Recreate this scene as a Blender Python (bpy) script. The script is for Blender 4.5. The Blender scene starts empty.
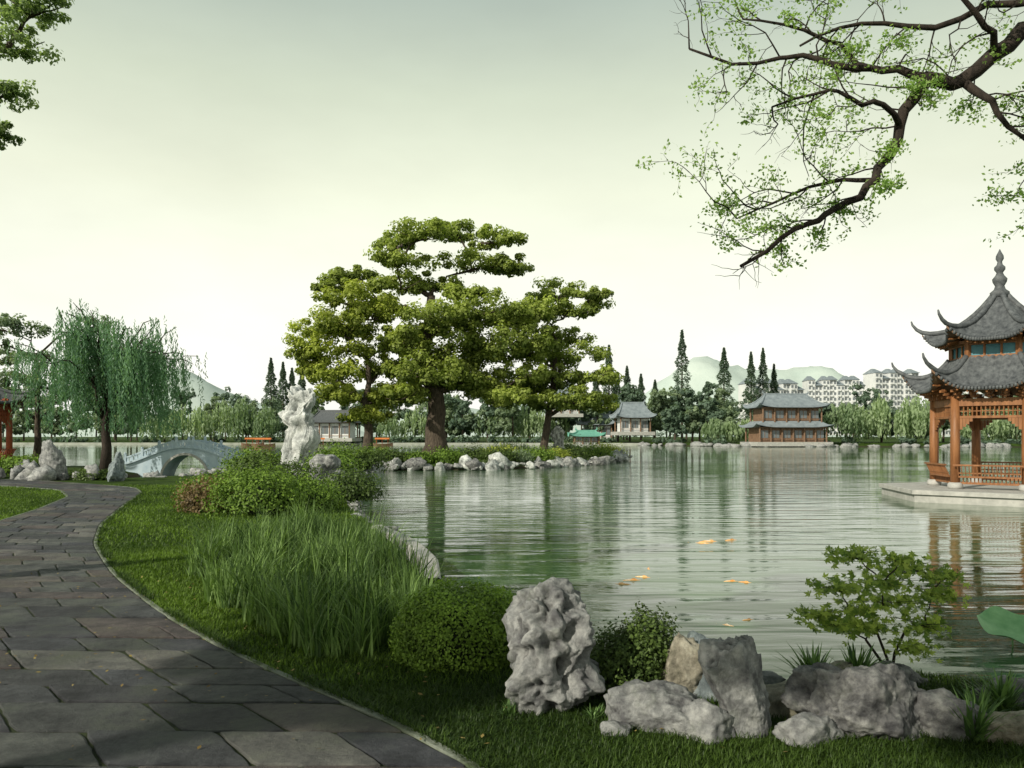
import bpy, bmesh, math, random
import numpy as np
from mathutils import noise, Vector
random.seed(11)
rng = np.random.default_rng(7)
scene = bpy.context.scene
PI = math.pi

# ------------------------------------------------------------------ helpers
def link(o):
    scene.collection.objects.link(o)
def empty(name, loc=(0, 0, 0), rz=0.0):
    e = bpy.data.objects.new(name, None)
    e.location = loc; e.rotation_euler = (0, 0, rz); e.empty_display_size = .3
    link(e); return e
def mk(name, V, F, mats, parent=None, smooth=False, tint=None, mi=None, loc=None):
    me = bpy.data.meshes.new(name)
    V = V.tolist() if isinstance(V, np.ndarray) else V
    F = F.tolist() if isinstance(F, np.ndarray) else F
    me.from_pydata(V, [], F)
    if not isinstance(mats, (list, tuple)): mats = [mats]
    for m in mats: me.materials.append(m)
    if mi is not None: me.polygons.foreach_set('material_index', np.array(mi, dtype=np.int32))
    if smooth: me.polygons.foreach_set('use_smooth', [True] * len(me.polygons))
    if tint is not None:
        a = me.attributes.new('tint', 'FLOAT', 'FACE')
        a.data.foreach_set('value', np.asarray(tint, dtype=np.float32))
    me.update()
    o = bpy.data.objects.new(name, me); link(o)
    if parent: o.parent = parent
    if loc: o.location = loc
    return o
def unit(a):
    return a / (np.linalg.norm(a, axis=-1, keepdims=True) + 1e-9)

class MB:
    def __init__(s): s.v = []; s.f = []; s.m = []
    def add(s, V, F, mi=0):
        o = len(s.v); s.v.extend([tuple(map(float, p)) for p in V])
        for f in F: s.f.append([i + o for i in f]); s.m.append(mi)
    def box(s, c, d, rz=0, mi=0):
        x, y, z = d[0] / 2, d[1] / 2, d[2] / 2
        ca, sa = math.cos(rz), math.sin(rz); P = []
        for dz in (-z, z):
            for dx, dy in ((-x, -y), (x, -y), (x, y), (-x, y)):
                P.append((c[0] + dx * ca - dy * sa, c[1] + dx * sa + dy * ca, c[2] + dz))
        s.add(P, [(0, 3, 2, 1), (4, 5, 6, 7), (0, 1, 5, 4), (1, 2, 6, 5), (2, 3, 7, 6), (3, 0, 4, 7)], mi)
    def beam(s, a, b, w, h, mi=0):
        a = Vector(a); b = Vector(b); d = (b - a); dn = d.normalized()
        side = dn.cross(Vector((0, 0, 1)))
        if side.length < 1e-3: side = Vector((1, 0, 0))
        side.normalize(); up = side.cross(dn)
        P = []
        for p in (a, b):
            for i, j in ((-1, -1), (1, -1), (1, 1), (-1, 1)):
                P.append(p + side * (w / 2 * i) + up * (h / 2 * j))
        s.add(P, [(0, 1, 2, 3), (7, 6, 5, 4), (0, 4, 5, 1), (1, 5, 6, 2), (2, 6, 7, 3), (3, 7, 4, 0)], mi)
    def tube(s, pts, radii, sides=7, mi=0, rough=0.0):
        pts = [Vector(p) for p in pts]; n = len(pts); P = []; F = []
        t = (pts[1] - pts[0]).normalized()
        ref = Vector((0, 1, 0)) if abs(t.y) < .8 else Vector((1, 0, 0))
        u = t.cross(ref).normalized()
        for i in range(n):
            t = (pts[min(i + 1, n - 1)] - pts[max(i - 1, 0)])
            if t.length < 1e-6: t = Vector((0, 0, 1))
            t.normalize(); u = (u - t * u.dot(t))
            if u.length < 1e-6: u = t.orthogonal()
            u.normalize(); w = t.cross(u)
            for k in range(sides):
                a = 2 * PI * k / sides
                r = radii[i] * (1 + rough * (random.random() - .5))
                P.append(pts[i] + (u * math.cos(a) + w * math.sin(a)) * r)
        for i in range(n - 1):
            for k in range(sides):
                k2 = (k + 1) % sides
                F.append((i * sides + k, i * sides + k2, (i + 1) * sides + k2, (i + 1) * sides + k))
        F.append(tuple(range(sides))[::-1]); F.append(tuple((n - 1) * sides + k for k in range(sides)))
        s.add(P, F, mi)
    def lathe(s, prof, c=(0, 0, 0), seg=16, mi=0):
        P = []; F = []
        for r, z in prof:
            for k in range(seg):
                a = 2 * PI * k / seg; P.append((c[0] + r * math.cos(a), c[1] + r * math.sin(a), c[2] + z))
        for i in range(len(prof) - 1):
            for k in range(seg):
                k2 = (k + 1) % seg
                F.append((i * seg + k, i * seg + k2, (i + 1) * seg + k2, (i + 1) * seg + k))
        F.append(tuple(range(seg))[::-1]); F.append(tuple((len(prof) - 1) * seg + k for k in range(seg)))
        s.add(P, F, mi)
    def obj(s, name, mats, parent=None, smooth=False, loc=None, tint=None):
        return mk(name, s.v, s.f, mats, parent, smooth, tint, s.m, loc)

# ------------------------------------------------------------------ materials
def newmat(name):
    m = bpy.data.materials.new(name); m.use_nodes = True
    nt = m.node_tree; b = nt.nodes['Principled BSDF']
    return m, nt, b
def N(nt, t, **kw):
    n = nt.nodes.new(t)
    for k, v in kw.items():
        if k.startswith('i_'): n.inputs[k[2:].replace('_', ' ')].default_value = v
        else: setattr(n, k, v)
    return n
def ramp(nt, stops):
    r = nt.nodes.new('ShaderNodeValToRGB'); e = r.color_ramp.elements
    while len(e) < len(stops): e.new(.5)
    for i, (p, c) in enumerate(stops):
        e[i].position = p; e[i].color = (c[0], c[1], c[2], 1)
    return r
def surf(name, stops, scale=3, rough=.8, bump=.3, bdist=.02, detail=6, vor=0, spec=.3, mapscale=None, bscale=None):
    m, nt, b = newmat(name); L = nt.links.new
    g = N(nt, 'ShaderNodeNewGeometry'); src = g.outputs['Position']
    if mapscale:
        mp = N(nt, 'ShaderNodeMapping'); mp.inputs['Scale'].default_value = mapscale
        L(src, mp.inputs['Vector']); src = mp.outputs[0]
    n1 = N(nt, 'ShaderNodeTexNoise', i_Scale=scale, i_Detail=detail, i_Roughness=.65)
    L(src, n1.inputs['Vector']); r = ramp(nt, stops); L(n1.outputs['Fac'], r.inputs[0])
    L(r.outputs[0], b.inputs['Base Color'])
    n2 = N(nt, 'ShaderNodeTexNoise', i_Scale=(bscale or scale * 4), i_Detail=8, i_Roughness=.7)
    L(src, n2.inputs['Vector']); h = n2.outputs['Fac']
    if vor:
        vn = N(nt, 'ShaderNodeTexVoronoi', i_Scale=vor); L(src, vn.inputs['Vector'])
        ad = N(nt, 'ShaderNodeMath', operation='ADD'); L(h, ad.inputs[0]); L(vn.outputs['Distance'], ad.inputs[1]); h = ad.outputs[0]
    bp = N(nt, 'ShaderNodeBump'); bp.inputs['Strength'].default_value = bump; bp.inputs['Distance'].default_value = bdist
    L(h, bp.inputs['Height']); L(bp.outputs[0], b.inputs['Normal'])
    b.inputs['Roughness'].default_value = rough; b.inputs['Specular IOR Level'].default_value = spec
    return m
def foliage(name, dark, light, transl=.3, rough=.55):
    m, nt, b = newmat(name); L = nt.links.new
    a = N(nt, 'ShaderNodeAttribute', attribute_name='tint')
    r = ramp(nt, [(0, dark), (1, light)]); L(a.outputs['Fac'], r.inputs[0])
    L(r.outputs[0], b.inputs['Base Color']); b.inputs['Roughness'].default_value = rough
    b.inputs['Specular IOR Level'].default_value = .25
    t = N(nt, 'ShaderNodeBsdfTranslucent')
    mx0 = N(nt, 'ShaderNodeMixRGB', blend_type='MULTIPLY'); mx0.inputs[0].default_value = 1
    L(r.outputs[0], mx0.inputs[1]); mx0.inputs[2].default_value = (1.3, 1.4, .7, 1); L(mx0.outputs[0], t.inputs['Color'])
    mx = N(nt, 'ShaderNodeMixShader'); mx.inputs[0].default_value = transl
    L(b.outputs[0], mx.inputs[1]); L(t.outputs[0], mx.inputs[2])
    L(mx.outputs[0], nt.nodes['Material Output'].inputs['Surface'])
    return m
def rockmat(name, dk, md, lt, sc=4, moss=.6):
    m, nt, b = newmat(name); L = nt.links.new
    g = N(nt, 'ShaderNodeNewGeometry')
    n1 = N(nt, 'ShaderNodeTexNoise', i_Scale=sc, i_Detail=10, i_Roughness=.7); L(g.outputs['Position'], n1.inputs['Vector'])
    r = ramp(nt, [(.36, dk), (.5, md), (.66, lt)]); L(n1.outputs['Fac'], r.inputs[0])
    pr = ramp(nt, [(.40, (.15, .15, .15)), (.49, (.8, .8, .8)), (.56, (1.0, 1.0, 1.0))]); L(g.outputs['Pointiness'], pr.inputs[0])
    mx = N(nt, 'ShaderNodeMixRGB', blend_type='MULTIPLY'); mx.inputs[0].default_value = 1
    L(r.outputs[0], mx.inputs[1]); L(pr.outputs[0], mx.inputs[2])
    n3 = N(nt, 'ShaderNodeTexNoise', i_Scale=sc * .6, i_Detail=8, i_Roughness=.7); L(g.outputs['Position'], n3.inputs['Vector'])
    r3 = ramp(nt, [(.55, (0, 0, 0)), (.7, (moss, moss, moss))]); L(n3.outputs['Fac'], r3.inputs[0])
    ms = N(nt, 'ShaderNodeMixRGB'); L(r3.outputs[0], ms.inputs[0]); L(mx.outputs[0], ms.inputs[1]); ms.inputs[2].default_value = (md[0] * .5, md[1] * .6, md[2] * .35, 1)
    L(ms.outputs[0], b.inputs['Base Color'])
    n2 = N(nt, 'ShaderNodeTexNoise', i_Scale=sc * 3, i_Detail=14, i_Roughness=.72); L(g.outputs['Position'], n2.inputs['Vector'])
    bp = N(nt, 'ShaderNodeBump'); bp.inputs['Strength'].default_value = 1; bp.inputs['Distance'].default_value = .2 / sc
    L(n2.outputs['Fac'], bp.inputs['Height']); L(bp.outputs[0], b.inputs['Normal'])
    b.inputs['Roughness'].default_value = .8; b.inputs['Specular IOR Level'].default_value = .35
    return m

BARK = surf('bark', [(.3, (.03, .022, .016)), (.7, (.12, .095, .07))], 3, .9, .8, .05, vor=6, mapscale=(3, 3, .8))
BARKD = surf('bark_dark', [(.3, (.015, .012, .01)), (.7, (.06, .045, .035))], 6, .9, .8, .02, mapscale=(3, 3, .8))
F_OLD = foliage('foliage_old', (.05, .085, .018), (.46, .54, .12), .4)
F_OLDY = foliage('foliage_yellowgreen', (.07, .11, .018), (.56, .62, .12), .4)
F_WIL = foliage('foliage_willow', (.05, .13, .075), (.22, .37, .21), .4)
F_WILF = foliage('foliage_willow_far', (.12, .19, .10), (.36, .45, .26), .4)  # paler far copy of the willow green, haze put into the colour
F_FAR = foliage('foliage_far', (.09, .14, .09), (.32, .40, .24), .4)  # distance haze imitated by a paler, greyer leaf colour
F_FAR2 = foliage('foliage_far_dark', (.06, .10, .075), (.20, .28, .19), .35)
F_CON = foliage('foliage_conifer', (.06, .10, .07), (.18, .25, .17))
F_BOX = foliage('foliage_boxwood', (.03, .06, .008), (.28, .44, .06), .2)
F_BUSH = foliage('foliage_bush', (.035, .08, .012), (.22, .34, .05), .25)
F_RED = foliage('foliage_reddish', (.07, .05, .02), (.24, .17, .08), .25)
F_DK = foliage('foliage_dark', (.015, .035, .01), (.12, .18, .04), .2)
F_LIGHT = foliage('foliage_spring', (.16, .28, .07), (.46, .62, .22), .6)
F_GREYG = foliage('foliage_greygreen', (.12, .18, .08), (.40, .50, .24), .55)
F_MAPLE = foliage('foliage_maple', (.10, .18, .025), (.46, .56, .12), .4)
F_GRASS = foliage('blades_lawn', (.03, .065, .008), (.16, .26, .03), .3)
F_GRASSD = foliage('blades_lawn_painted_shade', (.015, .035, .006), (.075, .13, .02), .25)  # darker copy of the lawn green; foreground shade put into the blade colour
F_REED = foliage('blades_reed', (.02, .055, .012), (.28, .42, .13), .3)
F_SHADE = foliage('foliage_shade', (.03, .06, .012), (.12, .19, .04), .3)
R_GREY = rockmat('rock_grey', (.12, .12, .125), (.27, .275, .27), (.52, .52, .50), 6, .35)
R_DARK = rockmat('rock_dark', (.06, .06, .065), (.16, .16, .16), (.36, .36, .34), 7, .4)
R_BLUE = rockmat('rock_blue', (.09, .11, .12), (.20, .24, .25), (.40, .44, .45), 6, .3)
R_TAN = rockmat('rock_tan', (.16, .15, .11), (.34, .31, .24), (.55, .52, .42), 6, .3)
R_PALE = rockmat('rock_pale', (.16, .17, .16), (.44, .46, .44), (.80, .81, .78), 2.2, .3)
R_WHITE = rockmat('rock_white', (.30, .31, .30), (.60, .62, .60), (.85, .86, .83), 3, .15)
WOOD = surf('wood_orange', [(.3, (.16, .065, .025)), (.7, (.34, .15, .06))], 4, .5, .2, .01, mapscale=(2, 2, .3))
WOODR = surf('wood_red', [(.3, (.22, .05, .02)), (.7, (.36, .10, .04))], 4, .5, .2, .01)
WOODB = surf('wood_brown', [(.3, (.12, .07, .045)), (.7, (.26, .16, .10))], 2, .6, .2, .01)
TILE = surf('roof_tile', [(.3, (.04, .045, .05)), (.7, (.15, .16, .165))], 5, .6, .4, .02)
TILEF = surf('roof_tile_far', [(.3, (.15, .18, .20)), (.7, (.27, .31, .33))], 1, .7, .2, .02)  # paler copy of the roof tile, distance haze put into the colour
STONE = surf('stone_platform', [(.3, (.30, .30, .28)), (.7, (.48, .47, .44))], 3, .75, .3, .01)
EMB = surf('embankment_stone', [(.3, (.22, .24, .20)), (.7, (.42, .43, .38))], .5, .85, .4, .05)
CONC = surf('mossy_kerb', [(.35, (.06, .08, .04)), (.6, (.20, .22, .18))], 3, .85, .5, .01)
PANEL = surf('panel_bluegreen', [(.3, (.06, .18, .22)), (.7, (.10, .27, .32))], 3, .5, .1, .01)
BRIDGE = surf('bridge_stone', [(.3, (.36, .46, .54)), (.7, (.54, .64, .70))], 2, .7, .3, .02)
WHITE = surf('white_render', [(.3, (.56, .58, .58)), (.7, (.72, .73, .72))], .3, .8, .1, .01)
GLASS, _nt, _b = newmat('dark_window'); _b.inputs['Base Color'].default_value = (.14, .16, .17, 1); _b.inputs['Roughness'].default_value = .25
ORANGE = surf('orange_canvas', [(.3, (.45, .12, .03)), (.7, (.65, .22, .06))], 3, .7, .1, .01)
GREENR = surf('green_roof_paint', [(.3, (.10, .28, .22)), (.7, (.16, .38, .3))], 2, .6, .1, .01)

# ------------------------------------------------------------------ land outline
MAIN = [(30, -25), (30, 0), (12, 5), (9.5, 8.0), (7, 8.0), (5.4, 7.0), (4.4, 6.75), (3.4, 7.35), (2.85, 7.1), (2.4, 6.8), (1.76, 6.95), (1.0, 7.6), (.3, 8.7), (-.6, 10.2),
        (-1.4, 12.4), (-1.95, 15), (-3.1, 18.6), (-4.8, 24), (-7.0, 34), (-10.0, 46.8), (-11.3, 54), (-9, 57), (-2.3, 58.5), (3, 63), (7.8, 71), (11.5, 83), (9, 98),
        (-5, 104), (-20, 96), (-21, 76), (-17, 57), (-17.2, 50), (-17.8, 43), (-20, 40.5), (-22.4, 43), (-22.6, 50), (-26, 52), (-36, 53), (-90, 52), (-90, -25)]
FAR = [(-3500, 260), (-240, 252), (-60, 242), (0, 236), (36, 226), (52, 203), (60, 192), (85, 194), (105, 184), (125, 188), (170, 160), (260, 60), (500, -100), (3500, -200), (3600, 3600), (-3600, 3600)]
def ysh(x): return float(np.interp(x, [-3500, -240, -60, 0, 36, 52, 60, 85, 105, 125, 170], [260, 252, 242, 236, 226, 203, 192, 194, 184, 188, 160]))
def sdf(poly, X, Y):
    P = np.array(poly, float); Q = np.roll(P, -1, 0)
    d = np.full(X.shape, 1e9); ins = np.zeros(X.shape, bool)
    for (ax, ay), (bx, by) in zip(P, Q):
        ex, ey = bx - ax, by - ay; wx, wy = X - ax, Y - ay
        t = np.clip((wx * ex + wy * ey) / (ex * ex + ey * ey), 0, 1)
        d = np.minimum(d, np.hypot(wx - ex * t, wy - ey * t))
        c = ((ay > Y) != (by > Y))
        with np.errstate(divide='ignore', invalid='ignore'):
            xi = ax + (Y - ay) * ex / (ey if ey != 0 else 1e-9)
        ins ^= c & (X < xi)
    return np.where(ins, d, -d)
def sstep(a, b, x):
    t = np.clip((x - a) / (b - a), 0, 1); return t * t * (3 - 2 * t)
def ground_z(X, Y):
    X = np.asarray(X, float); Y = np.asarray(Y, float)
    wob = .10 * np.sin(X * 2.3 + Y * 1.1) + .07 * np.sin(Y * 4.1 - X * 1.7)
    s1 = sdf(MAIN, X, Y) + wob; s2 = sdf(FAR, X, Y)
    z1 = -.8 + 1.15 * sstep(-.7, .35, s1)
    z2 = -.8 + 1.7 * sstep(-2, 3, s2) + .004 * np.clip(s2, 0, 400)
    mound = .75 * np.exp(-(((X + 5) / 11) ** 2 + ((Y - 73) / 11) ** 2)) * sstep(0, 4, s1)
    lf = .25 * sstep(36, 44, Y) * sstep(-22, -26, X) * sstep(0, 2, s1)
    return np.maximum(z1 + mound + lf, z2)
def axis(segs):
    o = []
    for a, b, st in segs: o += list(np.arange(a, b, st))
    return o
def geo(start, end, f, st):
    o = []; x = start; s = st
    while x < end: x += s; s *= f; o.append(x)
    return o
xs = np.array([-v for v in geo(45, 3600, 1.14, 1.2)][::-1] + axis([(-45, -14, .8), (-14, 10, .3), (10, 40, 1.0)]) + geo(39, 3600, 1.14, 1.2))
ys = np.array(axis([(-24, 3, 1.5), (3, 22, .3), (22, 62, .7), (62, 110, 1.5), (110, 280, 4)]) + geo(279, 3500, 1.2, 8))
GX, GY = np.meshgrid(xs, ys); GZ = ground_z(GX, GY)
V = np.stack([GX.ravel(), GY.ravel(), GZ.ravel()], 1)
nx, ny = len(xs), len(ys)
ii = (np.arange(ny - 1)[:, None] * nx + np.arange(nx - 1)[None]).ravel()
Fq = np.stack([ii, ii + 1, ii + nx + 1, ii + nx], 1)
m, nt, b = newmat('ground_grass'); L = nt.links.new
g = N(nt, 'ShaderNodeNewGeometry')
n1 = N(nt, 'ShaderNodeTexNoise', i_Scale=.6, i_Detail=6, i_Roughness=.7); L(g.outputs['Position'], n1.inputs['Vector'])
n2 = N(nt, 'ShaderNodeTexNoise', i_Scale=28, i_Detail=6, i_Roughness=.8); L(g.outputs['Position'], n2.inputs['Vector'])
r1 = ramp(nt, [(.35, (.025, .05, .010)), (.65, (.07, .12, .02))]); L(n1.outputs['Fac'], r1.inputs[0])
r2 = ramp(nt, [(.3, (.35, .35, .35)), (.65, (1.2, 1.2, 1.1))]); L(n2.outputs['Fac'], r2.inputs[0])
mx = N(nt, 'ShaderNodeMixRGB', blend_type='MULTIPLY'); mx.inputs[0].default_value = 1; L(r1.outputs[0], mx.inputs[1]); L(r2.outputs[0], mx.inputs[2])
sp = N(nt, 'ShaderNodeSeparateXYZ'); L(g.outputs['Position'], sp.inputs[0])
mr = N(nt, 'ShaderNodeMapRange'); mr.inputs[1].default_value = .12; mr.inputs[2].default_value = .3; L(sp.outputs['Z'], mr.inputs[0])
mx2 = N(nt, 'ShaderNodeMixRGB'); L(mr.outputs[0], mx2.inputs[0]); mx2.inputs[1].default_value = (.05, .045, .03, 1); L(mx.outputs[0], mx2.inputs[2])
L(mx2.outputs[0], b.inputs['Base Color']); b.inputs['Roughness'].default_value = .9; b.inputs['Specular IOR Level'].default_value = .1
bp = N(nt, 'ShaderNodeBump'); bp.inputs['Strength'].default_value = .8; bp.inputs['Distance'].default_value = .04; L(n2.outputs['Fac'], bp.inputs['Height']); L(bp.outputs[0], b.inputs['Normal'])
mk('ground', V, Fq, m, smooth=True)

# water
m, nt, b = newmat('lake_water'); L = nt.links.new
g = N(nt, 'ShaderNodeNewGeometry')
mp = N(nt, 'ShaderNodeMapping'); mp.inputs['Scale'].default_value = (.24, 1.3, 1); mp.inputs['Rotation'].default_value = (0, 0, .06); L(g.outputs['Position'], mp.inputs[0])
a1 = N(nt, 'ShaderNodeTexNoise', i_Scale=1.15, i_Detail=2.0, i_Roughness=.5, i_Distortion=.5); L(mp.outputs[0], a1.inputs['Vector'])
mp2 = N(nt, 'ShaderNodeMapping'); mp2.inputs['Scale'].default_value = (.9, 3.2, 1); mp2.inputs['Rotation'].default_value = (0, 0, -.12); L(g.outputs['Position'], mp2.inputs[0])
a2 = N(nt, 'ShaderNodeTexNoise', i_Scale=1.8, i_Detail=4, i_Roughness=.6, i_Distortion=.4); L(mp2.outputs[0], a2.inputs['Vector'])
mp3 = N(nt, 'ShaderNodeMapping'); mp3.inputs['Scale'].default_value = (.03, .07, 1); L(g.outputs['Position'], mp3.inputs[0])
a3 = N(nt, 'ShaderNodeTexNoise', i_Scale=1.0, i_Detail=3, i_Roughness=.5); L(mp3.outputs[0], a3.inputs['Vector'])
r3 = ramp(nt, [(.40, (.3, .3, .3)), (.6, (.85, .85, .85))]); L(a3.outputs['Fac'], r3.inputs[0])
b1 = N(nt, 'ShaderNodeBump'); b1.inputs['Distance'].default_value = .06; L(r3.outputs[0], b1.inputs['Strength']); L(a1.outputs['Fac'], b1.inputs['Height'])
b2 = N(nt, 'ShaderNodeBump'); b2.inputs['Distance'].default_value = .006; L(r3.outputs[0], b2.inputs['Strength']); L(a2.outputs['Fac'], b2.inputs['Height']); L(b1.outputs[0], b2.inputs['Normal'])
L(b2.outputs[0], b.inputs['Normal'])
b.inputs['Base Color'].default_value = (.065, .125, .055, 1); b.inputs['Roughness'].default_value = .03; b.inputs['IOR'].default_value = 1.33
b.inputs['Specular Tint'].default_value = (.84, .98, .82, 1)
mk('lake_water', [(-1500, -60, 0), (1500, -60, 0), (1500, 420, 0), (-1500, 420, 0)], [(0, 1, 2, 3)], m)

# ------------------------------------------------------------------ path
yr = [0, 4.95, 5.8, 6.53, 7.5, 9.2, 11.9, 15.2, 18.6, 24.1, 29.3, 32.2, 34.2, 40, 44]
xr_ = [3, -.26, -.96, -1.73, -2.65, -4.05, -5.97, -7.97, -9.6, -11.7, -13.6, -15.2, -17.8, -26, -34]
yl = [0, 5, 10, 15, 19.3, 22.5, 27.3, 31, 33.5, 37, 41, 44]
xl_ = [-1.2, -3.5, -7.6, -10.8, -12.35, -13.3, -15.1, -17.5, -21.4, -30, -39, -44]
def _sm(xk, yk):
    yy = np.linspace(0, 44, 441); v = np.interp(yy, xk, yk)
    k = np.hanning(25); k /= k.sum(); vp = np.pad(v, 12, mode='edge'); vp[:12] = v[0] - (np.arange(12, 0, -1)) * (v[1] - v[0]); vp[-12:] = v[-1] + np.arange(1, 13) * (v[-1] - v[-2])
    return yy, np.convolve(vp, k, 'valid')
_yr, _xr = _sm(yr, xr_); _yl, _xl = _sm(yl, xl_)
XR = lambda y: np.interp(y, _yr, _xr)
XL = lambda y: np.interp(y, _yl, _xl)
PATH = empty('garden_path')
yy = np.arange(0.5, 43, .25)
V = []; F = []
for i, y in enumerate(yy):
    V += [(float(XL(y)) - .02, y, .362), (float(XR(y)) + .02, y, .362)]
    if i: F.append((2 * i - 2, 2 * i - 1, 2 * i + 1, 2 * i))
JOINT = surf('path_joint_soil', [(.3, (.015, .02, .01)), (.7, (.045, .06, .02))], 8, .9, .6, .02)
mk('joint_bed', V, F, JOINT, PATH)
sv = []; sf = []; st = []
y = .8
while y < 42:
    h = random.uniform(.34, .62) if y < 20 else random.uniform(.5, .9)
    y1 = y + h
    xa0, xa1 = float(XL(y)), float(XL(y1)); xb0, xb1 = float(XR(y)), float(XR(y1))
    cuts = [0.0]; w0 = xb0 - xa0; t = random.uniform(.1, .35)
    while t < .93: cuts.append(t); t += random.uniform(.5, 1.25) / w0
    if 1 - cuts[-1] < .08 and len(cuts) > 1: cuts.pop()
    cuts.append(1.0)
    for a, c in zip(cuts[:-1], cuts[1:]):
        g2 = .006
        P4 = [(xa0 + (xb0 - xa0) * a, y), (xa0 + (xb0 - xa0) * c, y), (xa1 + (xb1 - xa1) * c, y1), (xa1 + (xb1 - xa1) * a, y1)]
        cx = sum(p[0] for p in P4) / 4; cy = sum(p[1] for p in P4) / 4
        ring = []
        for q in range(4):
            p, p2 = P4[q], P4[(q + 1) % 4]
            for s_ in range(8):
                f = s_ / 8; X = p[0] + (p2[0] - p[0]) * f; Y = p[1] + (p2[1] - p[1]) * f
                dx, dy = cx - X, cy - Y; dd = math.hypot(dx, dy)
                gg = g2 + random.uniform(0, .016) + (.02 if s_ == 0 else 0)
                ring.append((X + dx / dd * gg, Y + dy / dd * gg))
        z0 = .378 + random.uniform(-.007, .007); tx = random.uniform(-.01, .01); ty = random.uniform(-.01, .01)
        o = len(sv); n = len(ring)
        for X, Y in ring: sv.append((X, Y, .35))
        for X, Y in ring: sv.append((X, Y, z0 - .007 + tx * (X - cx) + ty * (Y - cy)))
        for X, Y in ring:
            dx, dy = cx - X, cy - Y; dd = math.hypot(dx, dy)
            sv.append((X + dx / dd * .014, Y + dy / dd * .014, z0 + tx * (X - cx) + ty * (Y - cy)))
        for i in range(n):
            j = (i + 1) % n
            sf.append((o + i, o + j, o + n + j, o + n + i)); sf.append((o + n + i, o + n + j, o + 2 * n + j, o + 2 * n + i))
        sf.append(tuple(o + 2 * n + i for i in range(n)))
        tv = random.random(); st += [tv] * (2 * n + 1)
    y = y1
m, nt, b = newmat('slab_stone'); L = nt.links.new
g = N(nt, 'ShaderNodeNewGeometry'); at = N(nt, 'ShaderNodeAttribute', attribute_name='tint')
r0 = ramp(nt, [(0, (.045, .045, .052)), (.3, (.09, .095, .09)), (.55, (.058, .06, .072)), (.78, (.10, .08, .075)), (1, (.15, .15, .14))]); L(at.outputs['Fac'], r0.inputs[0])
n1 = N(nt, 'ShaderNodeTexNoise', i_Scale=2.2, i_Detail=12, i_Roughness=.78); L(g.outputs['Position'], n1.inputs['Vector'])
r1 = ramp(nt, [(.34, (.3, .3, .33)), (.5, (.9, .9, .9)), (.68, (2.0, 2.0, 1.9))]); L(n1.outputs['Fac'], r1.inputs[0])
mx = N(nt, 'ShaderNodeMixRGB', blend_type='MULTIPLY'); mx.inputs[0].default_value = 1; L(r0.outputs[0], mx.inputs[1]); L(r1.outputs[0], mx.inputs[2])
n3 = N(nt, 'ShaderNodeTexNoise', i_Scale=1.1, i_Detail=8, i_Roughness=.7); L(g.outputs['Position'], n3.inputs['Vector'])
r3 = ramp(nt, [(.52, (0, 0, 0)), (.68, (.7, .7, .7))]); L(n3.outputs['Fac'], r3.inputs[0])
mxm = N(nt, 'ShaderNodeMixRGB'); L(r3.outputs[0], mxm.inputs[0]); L(mx.outputs[0], mxm.inputs[1]); mxm.inputs[2].default_value = (.04, .055, .025, 1); L(mxm.outputs[0], b.inputs['Base Color'])
n2 = N(nt, 'ShaderNodeTexNoise', i_Scale=9, i_Detail=10, i_Roughness=.78); L(g.outputs['Position'], n2.inputs['Vector'])
bp = N(nt, 'ShaderNodeBump'); bp.inputs['Strength'].default_value = 1; bp.inputs['Distance'].default_value = .05; L(n2.outputs['Fac'], bp.inputs['Height']); L(bp.outputs[0], b.inputs['Normal'])
b.inputs['Roughness'].default_value = .65; b.inputs['Specular IOR Level'].default_value = .3
mk('stone_slabs', sv, sf, m, PATH, tint=st)
for nm, fx, sg in (('edging_lake_side', XR, 1), ('edging_garden_side', XL, -1)):
    V = []; F = []
    Y = np.arange(1, 42, .4); X = fx(Y)
    for i in range(len(Y)):
        a = max(i - 1, 0); c = min(i + 1, len(Y) - 1)
        tx, ty = X[c] - X[a], Y[c] - Y[a]; l = math.hypot(tx, ty); nx_, ny_ = ty / l * sg, -tx / l * sg
        for off, z in ((.0, .34), (.004, .376), (.012, .380), (.06, .380), (.068, .376), (.07, .3)):
            V.append((X[i] + nx_ * off, Y[i] + ny_ * off, z))
        if i:
            for k in range(5): F.append(((i - 1) * 6 + k, i * 6 + k, i * 6 + k + 1, (i - 1) * 6 + k + 1))
    mk(nm, V, F, CONC, PATH)

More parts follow.
